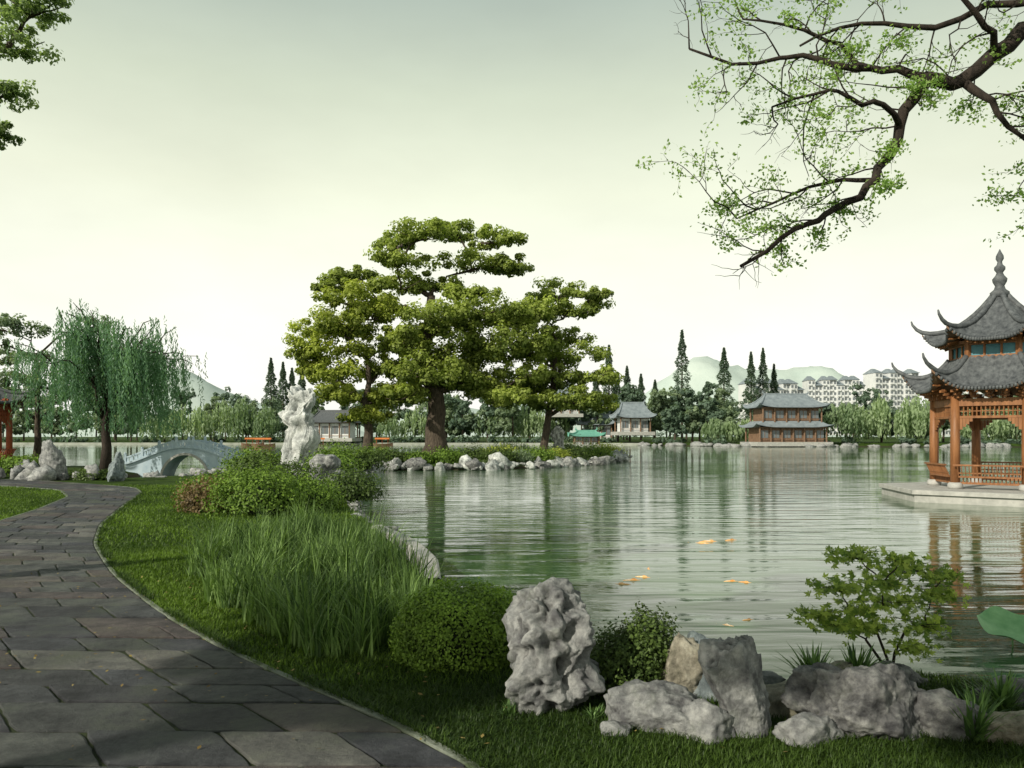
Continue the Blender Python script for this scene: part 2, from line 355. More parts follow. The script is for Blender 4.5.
# ------------------------------------------------------------------ leaves
def leafq(C, Nn, size, aspect=.5, A=None):
    n = len(C); Nn = unit(Nn)
    if A is None: A = rng.normal(size=(n, 3))
    A = A - Nn * np.sum(A * Nn, 1, keepdims=True); A = unit(A); B = np.cross(Nn, A)
    s = np.asarray(size).reshape(-1, 1) * rng.uniform(.7, 1.3, (n, 1))
    V = np.stack([C - A * s / 2, C + B * s * aspect / 2, C + A * s / 2, C - B * s * aspect / 2], 1).reshape(-1, 3)
    return V
def quads(n): return np.arange(n * 4).reshape(-1, 4)
def pads_points(pads, density, subs=14, srad=.34, flatbot=.5, rnd=.4):
    Cs = []; Ns = []; T = []
    for (x, y, z, rx, ry, rz) in pads:
        k = max(4, int(subs)); d = unit(rng.normal(size=(k, 3)))
        d[:, 2] = np.where(d[:, 2] < 0, d[:, 2] * flatbot, d[:, 2])
        rr = rng.uniform(.3, 1.0, (k, 1)) ** .7
        sc = d * rr * np.array([rx, ry, rz]); pt = rng.uniform(0, 1)
        n = int(density)
        idx = rng.integers(0, k, n)
        sub = sc[idx]
        dd = unit(rng.normal(size=(n, 3))) * (rng.uniform(0, 1, (n, 1)) ** .45)
        r0_ = srad * rng.uniform(.5, 1.25, (k, 1))[idx]
        subr = np.concatenate([r0_ * rx, r0_ * ry, r0_ * (rz * .6 + rx * rnd)], 1)
        p = sub + dd * subr + np.array([x, y, z])
        Cs.append(p)
        Ns.append(dd * 1.1 + np.array([0, 0, .45]) + rng.normal(size=(n, 3)) * .3)
        st_ = rng.uniform(0, 1, k)[idx]
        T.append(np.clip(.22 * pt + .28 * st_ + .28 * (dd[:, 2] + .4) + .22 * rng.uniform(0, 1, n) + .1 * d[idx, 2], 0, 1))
    return np.concatenate(Cs), np.concatenate(Ns), np.concatenate(T)
def grow(mb, trunk, r0, r1, pads, tipr=.05, wig=.06, sides=8):
    n = len(trunk); rad = [r0 + (r1 - r0) * (i / (n - 1)) ** .8 for i in range(n)]
    rad[0] *= 1.35
    mb.tube(trunk, rad, sides + 4, rough=.15)
    nodes = [(Vector(p), rad[i], i) for i, p in enumerate(trunk) if i >= n // 2]
    top = Vector(trunk[-1])
    for pd in sorted(pads, key=lambda q: (Vector(q[:3]) - top).length):
        t = Vector(pd[:3]); t.z -= pd[5] * .3
        best = min(nodes, key=lambda q: (q[0] - t).length + 2.2 * max(0, q[0].z - t.z + .15 * (q[0].xy - t.xy).length))
        a, ra, _ = best; d = (t - a).length
        if d < .05: continue
        rs = max(tipr * 1.2, min(ra * .72, .03 + d * .05 + ra * .3)); pts = []; rs_ = []
        K = 6
        for i in range(K + 1):
            f = i / K; p = a.lerp(t, f); p.z += math.sin(f * PI) * d * .10
            if 0 < i < K: p += Vector((random.uniform(-1, 1), random.uniform(-1, 1), random.uniform(-1, 1))) * d * wig
            pts.append(p); rs_.append(rs + (tipr - rs) * f)
            if i > 1: nodes.append((p, rs_[-1], i))
        mb.tube(pts, rs_, sides, rough=.15)
        for _ in range(5):
            d2 = Vector((random.uniform(-1, 1) * pd[3], random.uniform(-1, 1) * pd[4], random.uniform(0, 1) * pd[5])) * .75
            e = t + d2; mid = t.lerp(e, .5) + Vector((0, 0, -.05 * d2.length))
            mb.tube([pts[-2], t.lerp(mid, .6), mid, e], [tipr, tipr * .7, tipr * .5, tipr * .25], 5)

def broadleaf(name, loc, trunk, r0, r1, pads, fmat, leaf, dens, subs=14, bark=BARK, aspect=.6, tipr=.05, srad=.34, rnd=.4):
    e = empty(name, loc); mb = MB(); grow(mb, trunk, r0, r1, pads, tipr)
    mb.obj('trunk_and_limbs', bark, e, True)
    C, Nn, T = pads_points(pads, dens, subs, srad, .5, rnd)
    mk('foliage', leafq(C, Nn, leaf, aspect), quads(len(C)), fmat, e, tint=T)
    return e

# ---- ancient tree on the peninsula
def padpx(lst, ox, oy, s, yj=2.0, hs=1.0):
    out = []
    for (a, b_, w, h) in lst:
        out.append(((a - ox) * s, random.uniform(-yj, yj), (oy - b_) * s, w * s, max(w * s * .85, 1), h * s * hs))
    return out
cen = [(457, 228, 30, 12), (492, 242, 28, 13), (427, 246, 32, 13), (470, 264, 42, 14), (398, 264, 32, 13), (396, 237, 22, 9), (508, 268, 22, 11),
       (436, 284, 30, 10), (402, 289, 30, 12), (440, 322, 42, 17), (482, 316, 38, 17), (452, 350, 44, 19), (495, 348, 40, 20), (430, 376, 36, 18), (500, 382, 38, 17),
       (466, 378, 38, 18), (522, 316, 30, 15), (383, 304, 26, 12), (354, 276, 28, 9), (337, 290, 24, 10), (532, 345, 28, 16), (462, 298, 26, 8), (524, 374, 28, 14), (408, 346, 28, 18), (412, 398, 28, 11), (508, 400, 30, 10), (405, 370, 26, 14)]
pads = padpx(cen, 436, 453, .087, 3.4, 1.05)
pads += [(x * .92, y - 1.8 if y > 0 else y + 2.4, z - .6, rx * .85, ry * .85, rz * .9) for (x, y, z, rx, ry, rz) in pads[9:17]]
tr = [(0, 0, -.4), (.05, 0, .8), (-.1, .1, 2.2), (.1, .1, 3.6), (0, -.1, 5.2), (-.5, 0, 7), (-.9, .1, 9), (-.6, 0, 11.5), (-.4, 0, 13.5)]
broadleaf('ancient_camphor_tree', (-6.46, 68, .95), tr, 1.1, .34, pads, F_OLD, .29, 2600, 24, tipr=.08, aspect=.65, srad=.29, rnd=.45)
lft = [(350, 300, 34, 15), (378, 314, 32, 16), (326, 328, 36, 16), (306, 352, 26, 13), (350, 346, 38, 18), (331, 374, 34, 15), (378, 366, 34, 18), (368, 396, 38, 16), (397, 340, 28, 16), (362, 415, 28, 11), (316, 368, 24, 12), (343, 394, 28, 12), (394, 392, 26, 14), (356, 325, 32, 16)]
pads = padpx(lft, 368, 455, .083, 2.6, 1.05)
tr = [(0, 0, -.4), (0, 0, .8), (.1, 0, 2), (0, 0, 3.2), (-.2, 0, 4.5), (.1, 0, 6), (0, 0, 8)]
broadleaf('unseen_shade_tree', (-12, 66.5, .85), tr, .5, .18, pads, F_OLDY, .28, 2600, 24, tipr=.06, aspect=.65, srad=.29, rnd=.45)
rgt = [(560, 288, 36, 11), (580, 310, 28, 12), (542, 310, 28, 13), (562, 333, 30, 13), (578, 354, 38, 14), (596, 376, 26, 12), (556, 378, 34, 15), (598, 402, 26, 11), (548, 402, 30, 12), (533, 353, 26, 13), (574, 400, 30, 12), (530, 386, 26, 14), (590, 298, 20, 8)]
pads = padpx(rgt, 545, 453, .0875, 2.6, 1.05)
tr = [(0, 0, -.4), (-.1, 0, .8), (.1, 0, 2), (.3, 0, 3.4), (.5, 0, 5), (.8, 0, 7), (.9, 0, 9.5)]
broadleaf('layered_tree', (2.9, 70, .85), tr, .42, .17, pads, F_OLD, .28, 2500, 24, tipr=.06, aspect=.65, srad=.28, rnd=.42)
pads = []
rd = random.Random(77)
for i in range(16): a = rd.uniform(0, 2 * PI); rr = 3.6 * math.sqrt(rd.random()); pads.append((rr * math.cos(a), rr * math.sin(a), rd.uniform(4.2, 9.3), 1.3, 1.2, .8))
broadleaf('broadleaf_tree', (-30.2, 50.8, .5), [(0, 0, -.3), (.1, 0, 1.5), (0, .1, 3), (.1, 0, 5), (0, 0, 7)], .25, .1, pads, F_FAR, .2, 700, 12, tipr=.03)

# ------------------------------------------------------------------ willow
def willow(name, loc, H, R, nl, per, fmat, seed, leaf=.3, minz=.8):
    rd = random.Random(seed); e = empty(name, loc); mb = MB()
    tr = [(0, 0, -.3), (.1, 0, H * .12), (-.05, .05, H * .26), (.15, 0, H * .38), (.05, 0, H * .5)]
    mb.tube(tr, [.34, .26, .22, .19, .16], 10, rough=.15)
    C = []; A = []; T = []
    for i in range(nl):
        a = rd.uniform(0, 2 * PI); rr = R * math.sqrt(rd.uniform(.02, 1)); hz = H * (.98 - .30 * (rr / R) ** 2) * rd.uniform(.78, 1.0)
        s0 = Vector(tr[rd.choice([2, 3, 4])]); end = Vector((rr * math.cos(a), rr * math.sin(a), hz * .9))
        pts = []
        for k in range(8):
            f = k / 7; p = s0.lerp(end, f); p.z += math.sin(f * PI * .85) * H * .10
            p += Vector((rd.uniform(-1, 1), rd.uniform(-1, 1), rd.uniform(-1, 1))) * .13; pts.append(p)
        mb.tube(pts, [.08 * (1 - .88 * k / 7) + .008 for k in range(8)], 6)
        tt = rd.random()
        for s_ in range(per):
            f = rd.uniform(.45, 1); p = pts[min(7, int(f * 7.99))] + Vector((rd.gauss(0, .30), rd.gauss(0, .30), rd.uniform(-.1, .25)))
            Ln = rd.choice((rd.uniform(.12, .4), rd.uniform(.35, .85))) * max(1.0, p.z - minz); n = int(Ln / .08)
            dx, dy = rd.uniform(-.06, .06) + .08 * math.cos(a), rd.uniform(-.08, .08)
            w = rd.random()
            for q in range(n):
                t = q * .08
                C.append((p.x + dx * t + rd.gauss(0, .05), p.y + dy * t + rd.gauss(0, .05), p.z - t)); A.append((rd.gauss(0, .45), rd.gauss(0, .45), -1))
                T.append(.4 * tt + .25 * w + .2 * rd.random() + .15 * (1 - q / n))
    mb.obj('trunk_and_limbs', BARKD, e, True)
    C = np.array(C); A = np.array(A); n = len(C); Nn = rng.normal(size=(n, 3)); Nn[:, 2] *= .4
    mk('foliage', leafq(C, Nn, leaf, .26, A), quads(n), fmat, e, tint=T)
willow('willow_tree', (-23.4, 46, .5), 10.6, 5.3, 46, 24, F_WIL, 3, .22)

# ------------------------------------------------------------------ rocks
def boulder(seed, size, sub=4, amp=.12, planes=14, fr=2.6):
    rd = np.random.default_rng(seed)
    bm = bmesh.new(); bmesh.ops.create_icosphere(bm, subdivisions=sub, radius=1)
    P = np.array([v.co[:] for v in bm.verts]); F = [[v.index for v in f.verts] for f in bm.faces]; bm.free()
    n = unit(rd.normal(size=(planes, 3))); d = rd.uniform(.5, .95, planes)
    dots = P @ n.T; r = np.where(dots > .05, d / np.maximum(dots, .05), 9).min(1); r = np.minimum(r, 1.25)
    P = P * r[:, None]; off = Vector((seed * 3.1, seed * 1.7, seed * .9)); mx_ = max(size)
    out = np.empty_like(P); sz = np.array(size)
    for i, p in enumerate(P):
        q = Vector(p * sz / mx_) * fr + off
        k = 1 + amp * noise.fractal(q, .8, 2.1, 6) + amp * .6 * (noise.ridged_multi_fractal(q * 1.1, .9, 2.1, 4, 1.0, 2.0) - 1)
        out[i] = p * k
    return out * sz, F
def taihu(seed, size, sub=6, f=1.0, lean=(.1, 0), prof=.3, ex=.65, sway=.2):
    bm = bmesh.new(); bmesh.ops.create_icosphere(bm, subdivisions=sub, radius=1)
    P = np.array([v.co[:] for v in bm.verts]); F = [[v.index for v in f_.verts] for f_ in bm.faces]; bm.free()
    P = np.sign(P) * np.abs(P) ** ex
    sz = np.array(size); w = min(size[0], size[1]); off = Vector((seed * 2.3, seed * 5.1, seed * 1.3)); out = np.empty_like(P)
    for i, p in enumerate(P):
        q0 = Vector(p * sz / w); q = q0 * .75 * f + off
        wv = noise.noise_vector(q * .8) * .6
        n1 = noise.fractal(q * .8, .8, 2.0, 5)
        pit = max(0, 1 - noise.voronoi(q * 1.15 + wv)[0][0] / .45)
        pit2 = max(0, 1 - noise.voronoi(q * 2.4 + wv)[0][0] / .5)
        pit3 = max(0, 1 - noise.voronoi(q * 5 + wv * 2)[0][0] / .5)
        rg = noise.ridged_multi_fractal(q * 1.5, .9, 2.1, 5, 1.0, 2.0) - 1
        k = 1 + .38 * n1 - .50 * pit - .22 * pit2 - .05 * pit3 + .09 * rg
        zz = q0.z * .8 + seed
        hx = .92 + prof * noise.noise(Vector((0.3, .7, zz)) * 1.3) + prof * .5 * noise.noise(Vector((5, .7, zz * 2.6)))
        x = p[0] * k * hx; y_ = p[1] * k * hx; z = p[2] * (1 + .16 * n1 - .15 * pit - .05 * pit2)
        sx = noise.noise(Vector((9, 3, zz * 1.1))) * sway
        out[i] = (x + wv.x * .25 + lean[0] * p[2] + sx, y_ + wv.y * .25 + lean[1] * p[2], z)
    return out * sz, F
def rock(name, x, y, z, vf, mat, parent=None, rz=0):
    V, F = vf; o = mk(name, V, F, mat, parent, True); o.location = (x, y, z); o.rotation_euler = (0, 0, rz); return o

rock('scholar_stone', .30, 6.15, .76, taihu(24, (.34, .30, .50), 6, 1.5, (-.10, 0), .15, .7, .1), R_GREY)
rock('scholar_stone', -8.75, 32.8, 2.25, taihu(19, (.64, .55, 2.15), 6, 1.35, (.12, 0), .4, .5, .4), R_WHITE)
rock('scholar_stone', 4.1, 71, 1.9, taihu(14, (.6, .5, 1.5), 5, 1.0, (0, 0), .3), R_PALE)
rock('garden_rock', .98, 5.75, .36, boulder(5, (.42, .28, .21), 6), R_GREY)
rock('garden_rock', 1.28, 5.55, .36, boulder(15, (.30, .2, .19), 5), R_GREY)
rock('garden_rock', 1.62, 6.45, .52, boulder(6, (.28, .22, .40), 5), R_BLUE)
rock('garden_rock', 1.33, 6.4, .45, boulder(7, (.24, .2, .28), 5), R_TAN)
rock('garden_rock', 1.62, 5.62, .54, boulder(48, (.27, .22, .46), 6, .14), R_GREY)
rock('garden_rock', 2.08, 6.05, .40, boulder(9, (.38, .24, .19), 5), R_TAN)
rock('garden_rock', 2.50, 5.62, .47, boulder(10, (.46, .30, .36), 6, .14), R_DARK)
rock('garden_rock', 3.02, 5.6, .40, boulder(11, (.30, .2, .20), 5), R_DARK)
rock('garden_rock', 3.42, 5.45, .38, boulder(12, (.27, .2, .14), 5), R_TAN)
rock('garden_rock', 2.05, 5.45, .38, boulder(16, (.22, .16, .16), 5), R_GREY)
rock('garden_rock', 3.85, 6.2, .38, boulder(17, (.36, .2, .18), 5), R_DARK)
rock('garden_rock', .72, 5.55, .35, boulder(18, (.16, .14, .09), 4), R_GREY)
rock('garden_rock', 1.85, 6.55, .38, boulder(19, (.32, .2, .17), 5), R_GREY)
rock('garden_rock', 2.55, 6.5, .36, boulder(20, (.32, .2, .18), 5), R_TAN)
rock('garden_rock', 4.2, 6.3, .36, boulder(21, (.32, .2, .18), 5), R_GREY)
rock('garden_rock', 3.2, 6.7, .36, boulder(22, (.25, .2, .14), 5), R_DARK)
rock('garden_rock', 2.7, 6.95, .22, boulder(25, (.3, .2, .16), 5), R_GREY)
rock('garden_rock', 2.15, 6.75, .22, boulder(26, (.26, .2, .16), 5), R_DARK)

def merge_rocks(name, items, mat, sub=3):
    VV = []; FF = []; o = 0
    for (x, y, z, s, sd) in items:
        V, F = boulder(sd, s, sub, .24, 10); VV.append(V + np.array([x, y, z])); FF += [[i + o for i in f] for f in F]; o += len(V)
    mk(name, np.concatenate(VV), FF, mat, None, True)
def along(poly, step, jit, rd):
    out = []
    for a, b_ in zip(poly[:-1], poly[1:]):
        d = math.hypot(b_[0] - a[0], b_[1] - a[1]); n = max(1, int(d / step))
        for k in range(n):
            f = (k + rd.random()) / n
            out.append((a[0] + (b_[0] - a[0]) * f + rd.gauss(0, jit), a[1] + (b_[1] - a[1]) * f + rd.gauss(0, jit)))
    return out
rd = random.Random(5)
pen = MAIN[19:27]
its = [[], [], []]
for i, (x, y) in enumerate(along(pen, .36, .55, rd)):
    s = .2 + .6 * rd.random() ** 2.2; its[rd.choice((0, 0, 1, 1, 2))].append((x, y, .08 + rd.uniform(0, .3), (s * rd.uniform(.8, 1.5), s, s * rd.uniform(.5, 1.2)), 100 + i))
for i, (x, y) in enumerate(along([(-20, 39.5), (-17, 42), (-16.6, 49), (-15, 53)], .9, .4, rd)):
    s = rd.uniform(.25, .6); its[1].append((x, y, .25, (s, s, s * 1.0), 300 + i))
for i, (x, y) in enumerate(along([(-29, 38.5), (-24, 38.5), (-19, 37.8)], .55, .6, rd)):
    s = rd.uniform(.25, .6); its[rd.choice((1, 2))].append((x, y, .5, (s, s, s * rd.uniform(.7, 1.4)), 330 + i))
for i, (x, y) in enumerate(along([(-9.5, 31), (-7.5, 31), (-6.4, 29), (-7.2, 34)], .6, .35, rd)):
    s = rd.uniform(.25, .6); its[1].append((x, y, .45, (s, s, s * rd.uniform(.8, 1.4)), 360 + i))
for i, (x, y) in enumerate(along([(-1.9, 15.2), (-3.0, 18.6), (-4.7, 24), (-6.8, 34)], .8, .12, rd)):
    s = rd.uniform(.12, .3); its[1].append((x, y, .12, (s, s, s * .8), 460 + i))
for it, mt_ in zip(its, (R_PALE, R_GREY, R_DARK)): merge_rocks('shoreline_rocks', it, mt_, 3)
rock('garden_rock', -21.9, 38, .95, boulder(31, (.55, .45, 1.25), 5, .16), R_GREY)
rock('garden_rock', -18.3, 37, .75, boulder(32, (.45, .4, .85), 5, .16), R_BLUE)
rock('garden_rock', -11.8, 30.5, .5, boulder(33, (.35, .35, .3), 4, .14), R_GREY)
rock('garden_rock', -7.0, 29.5, .95, taihu(34, (.55, .5, .75), 5, 1.2), R_GREY)
rock('garden_rock', -24.5, 40, .7, boulder(36, (.6, .5, .5), 4, .14), R_GREY)

# ------------------------------------------------------------------ bushes
def bush(name, x, y, z, rx, ry, rz, fmat, leaf, n, seed=1, lump=.12, core=(.012, .022, .006), sq=1.0, zlo=-.35, fuzz=.35):
    e = empty(name, (x, y, z))
    d = unit(rng.normal(size=(n, 3))); d = d[d[:, 2] > zlo]; n = len(d)
    off = seed * 7.3
    k = 1 + lump * (np.sin(d[:, 0] * 5 + off) * np.cos(d[:, 1] * 6 + off * 2) + .7 * np.sin(d[:, 2] * 9 + d[:, 0] * 8 + off) + .5 * np.sin(d[:, 0] * 15 + off) * np.cos(d[:, 2] * 14 + d[:, 1] * 11))
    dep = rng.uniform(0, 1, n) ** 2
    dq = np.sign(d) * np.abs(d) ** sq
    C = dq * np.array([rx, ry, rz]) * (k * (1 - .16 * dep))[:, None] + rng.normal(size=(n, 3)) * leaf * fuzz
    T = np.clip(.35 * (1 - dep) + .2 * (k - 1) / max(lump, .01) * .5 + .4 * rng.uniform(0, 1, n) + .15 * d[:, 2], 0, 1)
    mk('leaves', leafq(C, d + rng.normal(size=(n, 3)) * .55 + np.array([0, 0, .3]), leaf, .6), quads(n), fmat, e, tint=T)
    V, F = boulder(seed + 50, (rx * .8, ry * .8, rz * .8), 3, .05, 30)
    cm = bpy.data.materials.get('bush_core') or surf('bush_core', [(.3, core), (.7, (.03, .04, .015))], 5)
    mk('twig_core', V, F, cm, e, True)
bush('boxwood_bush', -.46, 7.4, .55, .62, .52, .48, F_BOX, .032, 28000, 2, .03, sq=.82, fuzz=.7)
bush('azalea_bush', .93, 6.55, .50, .36, .3, .30, F_DK, .035, 9000, 3, .16, fuzz=1)
bush('azalea_bush', 1.12, 6.6, .62, .22, .24, .33, F_DK, .035, 5000, 8, .16, fuzz=1)
bush('garden_bush', -6.7, 21.0, .75, 1.15, .9, .75, F_BUSH, .08, 10000, 4, .2, fuzz=1.2)
bush('garden_bush', -5.7, 22.0, .6, .9, .8, .6, F_BUSH, .08, 7000, 5, .2, fuzz=1.2)
bush('reddish_bush', -8.3, 22.0, .6, .75, .7, .5, F_RED, .09, 5000, 6, .22, fuzz=1.2)
bush('dark_bush', -4.9, 24.5, .75, .8, .8, .55, F_DK, .09, 5000, 7, .2, fuzz=1.2)
bush('garden_bush', -7.6, 26.5, .7, 1.2, .9, .8, F_DK, .10, 6000, 9, .2, fuzz=1.2)
bush('garden_bush', -9.4, 25.0, .65, .8, .7, .45, F_BUSH, .10, 5000, 10, .2, fuzz=1.2)
bush('garden_bush', -10.3, 32.5, .8, 1.0, 1.0, .8, F_DK, .13, 4000, 13, .22, fuzz=1.2)
bush('garden_bush', -7.2, 32, .9, .9, .9, .9, F_BUSH, .13, 4000, 17, .22, fuzz=1.2)
bush('garden_bush', -14.2, 44, .8, 1.5, 1.0, .8, F_BUSH, .15, 4000, 14, .22, fuzz=1.2)
bush('garden_bush', -25, 41, .8, 1.6, 1, .6, F_BUSH, .14, 4000, 16, .2)
bush('garden_bush', -28, 40, .8, 1.4, 1, .7, F_DK, .14, 4000, 18, .2)
bush('garden_bush', -20.0, 38.2, .5, 1.0, .5, .35, F_DK, .12, 2500, 15, .2)
i = 20
for (x, y, s, f) in [(-9, 59.5, .8, F_DK), (-5, 60.5, .8, F_BUSH), (-1, 61.5, .8, F_DK), (2, 64.5, .9, F_BUSH), (5, 69.5, .9, F_DK), (7.5, 75, 1.1, F_BUSH), (9.6, 82, 1.2, F_OLDY), (-12, 57, 1.0, F_BUSH), (-13, 50, 1.0, F_DK),
                     (-3, 64, .9, F_DK), (-11, 63, 1.1, F_BUSH), (0, 76, 1.6, F_FAR), (-15, 70, 1.6, F_FAR), (6, 85, 1.8, F_FAR), (-10, 53, 1.0, F_DK), (-1, 67, 1.0, F_OLDY), (-7, 59.6, .5, F_BUSH), (.6, 62.6, .5, F_FAR), (3.8, 67, .6, F_OLDY)]:
    bush('shore_bush', x, y, .7, s * 1.5, s, s * .7, f, .17, 3500, i, .26, fuzz=1.2); i += 1

# ------------------------------------------------------------------ blades
def blades(name, P, Lg, W, az, lean, bend, fmat, segs=5, parent=None, T=None):
    n = len(P); t = np.linspace(0, 1, segs + 1); dirx, diry = np.cos(az), np.sin(az)
    px, py = -diry, dirx; VV = []
    for k, tk in enumerate(t):
        r = Lg * (lean * tk + bend * tk ** 2.2); z = Lg * (tk * np.sqrt(np.clip(1 - lean ** 2, .1, 1)) - .55 * bend * tk ** 3)
        w = W * (1 - tk ** 1.8) * .5 + .0006
        c = P + np.stack([dirx * r, diry * r, z], 1); o = np.stack([px * w, py * w, w * 0], 1)
        VV.append(np.stack([c - o, c + o], 1))
    V = np.stack(VV, 1).reshape(-1, 3)
    base = (np.arange(n) * (segs + 1) * 2)[:, None]; k = np.arange(segs)[None] * 2
    b0 = (base + k).ravel(); F = np.stack([b0, b0 + 1, b0 + 3, b0 + 2], 1)
    if T is None: T = rng.uniform(0, 1, n)
    return mk(name, V, F, fmat, parent, tint=np.repeat(T, segs))
def in_poly(poly, n):
    P = np.array(poly); lo, hi = P.min(0), P.max(0); out = []
    c = 0
    while c < n:
        q = rng.uniform(lo, hi, (n * 2, 2)); q = q[sdf(poly, q[:, 0], q[:, 1]) > 0]; out.append(q); c += len(q)
    return np.concatenate(out)[:n]
REED = [(-4.8, 12), (-3.9, 10.2), (-2.6, 8.4), (-1.7, 7.3), (-1.2, 7.2), (-.95, 8.2), (-1.1, 10), (-1.75, 12.5), (-2.5, 15), (-4.2, 17), (-5.4, 14.5)]
ncl = 230
cl = in_poly(REED, ncl); n = 7000; idx = rng.integers(0, ncl, n); q = cl[idx] + rng.normal(size=(n, 2)) * .06
z = ground_z(q[:, 0], q[:, 1]) - .02
clt = rng.uniform(0, 1, ncl)[idx]; clh = rng.uniform(.45, 1.1, ncl)[idx]
blades('tall_grass', np.column_stack([q, z]), rng.uniform(.5, 1.0, n) * clh, rng.uniform(.013, .026, n), rng.uniform(0, 2 * PI, n), rng.uniform(.02, .3, n), rng.uniform(.02, .6, n), F_REED, 5, T=np.clip(.4 * clt + .65 * rng.uniform(0, 1, n) ** 1.8, 0, 1))
def lawn(n, y0, y1, xlim):
    Y = rng.uniform(y0, y1, n * 3); X = rng.uniform(-1, 1, n * 3); X = X * (xlim * Y + .6)
    ok = (sdf(MAIN, X, Y) > .05) & ((X > XR(Y) + .02) | (X < XL(Y) - .02)); X, Y = X[ok][:n], Y[ok][:n]; return X, Y
EG = empty('lawn_grass')
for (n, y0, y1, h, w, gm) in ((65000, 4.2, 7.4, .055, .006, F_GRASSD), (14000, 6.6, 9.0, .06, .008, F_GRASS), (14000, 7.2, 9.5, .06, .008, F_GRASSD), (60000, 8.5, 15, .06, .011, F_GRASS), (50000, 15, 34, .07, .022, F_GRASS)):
    X, Y = lawn(n, y0, y1, .68); n = len(X)
    Tn = np.clip(.5 + .35 * np.sin(X * 1.3 + 2 * np.sin(Y * .7)) * np.cos(Y * 1.1 + X) + rng.normal(size=n) * .22, 0, 1)
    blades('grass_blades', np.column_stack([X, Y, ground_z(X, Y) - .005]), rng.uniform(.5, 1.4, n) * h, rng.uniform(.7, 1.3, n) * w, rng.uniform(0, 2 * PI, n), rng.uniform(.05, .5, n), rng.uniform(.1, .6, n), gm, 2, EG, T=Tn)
Yt = np.concatenate([rng.uniform(4.5, 14, 6500), rng.uniform(14, 30, 3000)]); Xt = XR(Yt) + .06 + np.abs(rng.normal(size=len(Yt))) * .05
ok = np.sin(Yt * 5.1) + np.sin(Yt * 2.3 + 1) > -.6; Xt, Yt = Xt[ok], Yt[ok]; n = len(Xt)
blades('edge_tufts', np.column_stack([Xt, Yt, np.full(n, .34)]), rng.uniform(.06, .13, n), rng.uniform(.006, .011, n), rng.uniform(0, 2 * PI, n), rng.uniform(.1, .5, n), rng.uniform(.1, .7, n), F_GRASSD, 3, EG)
def spiky(x, y, z, n, Lg, w, nm='spiky_plant', f=F_REED):
    P = np.tile([x, y, z], (n, 1)) + rng.normal(size=(n, 3)) * np.array([.02, .02, 0])
    blades(nm, P, rng.uniform(.6, 1, n) * Lg, np.full(n, w), rng.uniform(0, 2 * PI, n), rng.uniform(.1, .85, n), rng.uniform(.0, .35, n), f, 5)
F_SPK = foliage('blades_spiky', (.03, .07, .02), (.18, .30, .09), .2)
spiky(2.42, 6.4, .4, 80, .40, .032, f=F_SPK); spiky(2.80, 6.5, .4, 80, .40, .03, f=F_SPK)
spiky(3.12, 5.4, .36, 80, .38, .028, f=F_SPK); spiky(3.62, 5.9, .36, 80, .40, .03, f=F_SPK); spiky(3.35, 5.75, .36, 50, .34, .026, f=F_SPK)
spiky(-.02, 5.9, .34, 40, .16, .014, f=F_SPK); spiky(.6, 5.8, .34, 40, .15, .014, f=F_SPK)
# fallen leaves on the path and grass
X = rng.uniform(-4, 3, 260); Y = rng.uniform(4.6, 12, 260); X = np.where(Y > 6, XR(Y) + rng.uniform(-3, 1.2, 260), X); Z = np.where(X < XR(Y), .392, .385)
ok = sdf(MAIN, X, Y) > .6; X, Y, Z = X[ok], Y[ok], Z[ok]; n = len(X)
mk('fallen_leaves', leafq(np.column_stack([X, Y, Z + .006]), rng.normal(size=(n, 3)) * .25 + np.array([0, 0, 1]), .04, .55), quads(n), foliage('foliage_fallen', (.12, .07, .02), (.32, .25, .08), .1), tint=rng.uniform(0, 1, n))

# ------------------------------------------------------------------ young maple by the water
e = empty('young_maple_shrub', (3.36, 7.1, .28))
ms = .0089
mp_ = [(858, 550, 36, 8), (830, 576, 40, 9), (922, 566, 46, 9), (812, 604, 26, 7), (895, 596, 42, 9), (940, 588, 30, 8), (866, 620, 36, 8), (925, 618, 32, 8), (848, 598, 32, 8), (878, 573, 30, 8), (905, 636, 26, 7), (950, 570, 22, 6), (890, 548, 20, 6), (840, 622, 24, 6)]
pads = padpx(mp_, 890, 668, ms, .28)
pads = [(a, b_, c, d, d * .8, f) for (a, b_, c, d, _, f) in pads]
mb = MB()
stems = [[(0, 0, -.05), (-.03, 0, .15), (-.1, .02, .35), (-.16, .05, .55)], [(0, 0, -.05), (.04, .01, .2), (.12, -.03, .42)], [(.01, 0, -.05), (-.08, .04, .14), (-.22, .0, .32)]]
for s_ in stems: mb.tube(s_, [.016, .013, .011, .008][:len(s_)], 7)
nodes = [Vector(p) for s_ in stems for p in s_[1:]]
for pd in sorted(pads, key=lambda q: q[2]):
    t = Vector(pd[:3]); a = min(nodes, key=lambda q: (q - t).length + 2 * max(0, q.z - t.z))
    pts = [a.lerp(t, k / 4) + Vector((random.gauss(0, .012), random.gauss(0, .012), .02 * math.sin(k / 4 * PI))) for k in range(5)]
    mb.tube(pts, [.008, .007, .006, .005, .003], 5); nodes += pts[2:]
    for _ in range(9):
        e2 = t + Vector((random.uniform(-1, 1) * pd[3], random.uniform(-1, 1) * pd[4], random.uniform(-.6, 1) * pd[5])); mb.tube([pts[3], t.lerp(e2, .5) + Vector((0, 0, .01)), e2], [.003, .002, .0012], 4)
mb.obj('stems', BARKD, e, True)
Cs = []
for pd in pads:
    n = int(95 * pd[3] / .25); d = rng.uniform(-1, 1, (n, 3)); Cs.append(np.array(pd[:3]) + d * np.array([pd[3], pd[4], pd[5] * 1.3]) * rng.uniform(.2, 1.05, (n, 1)))
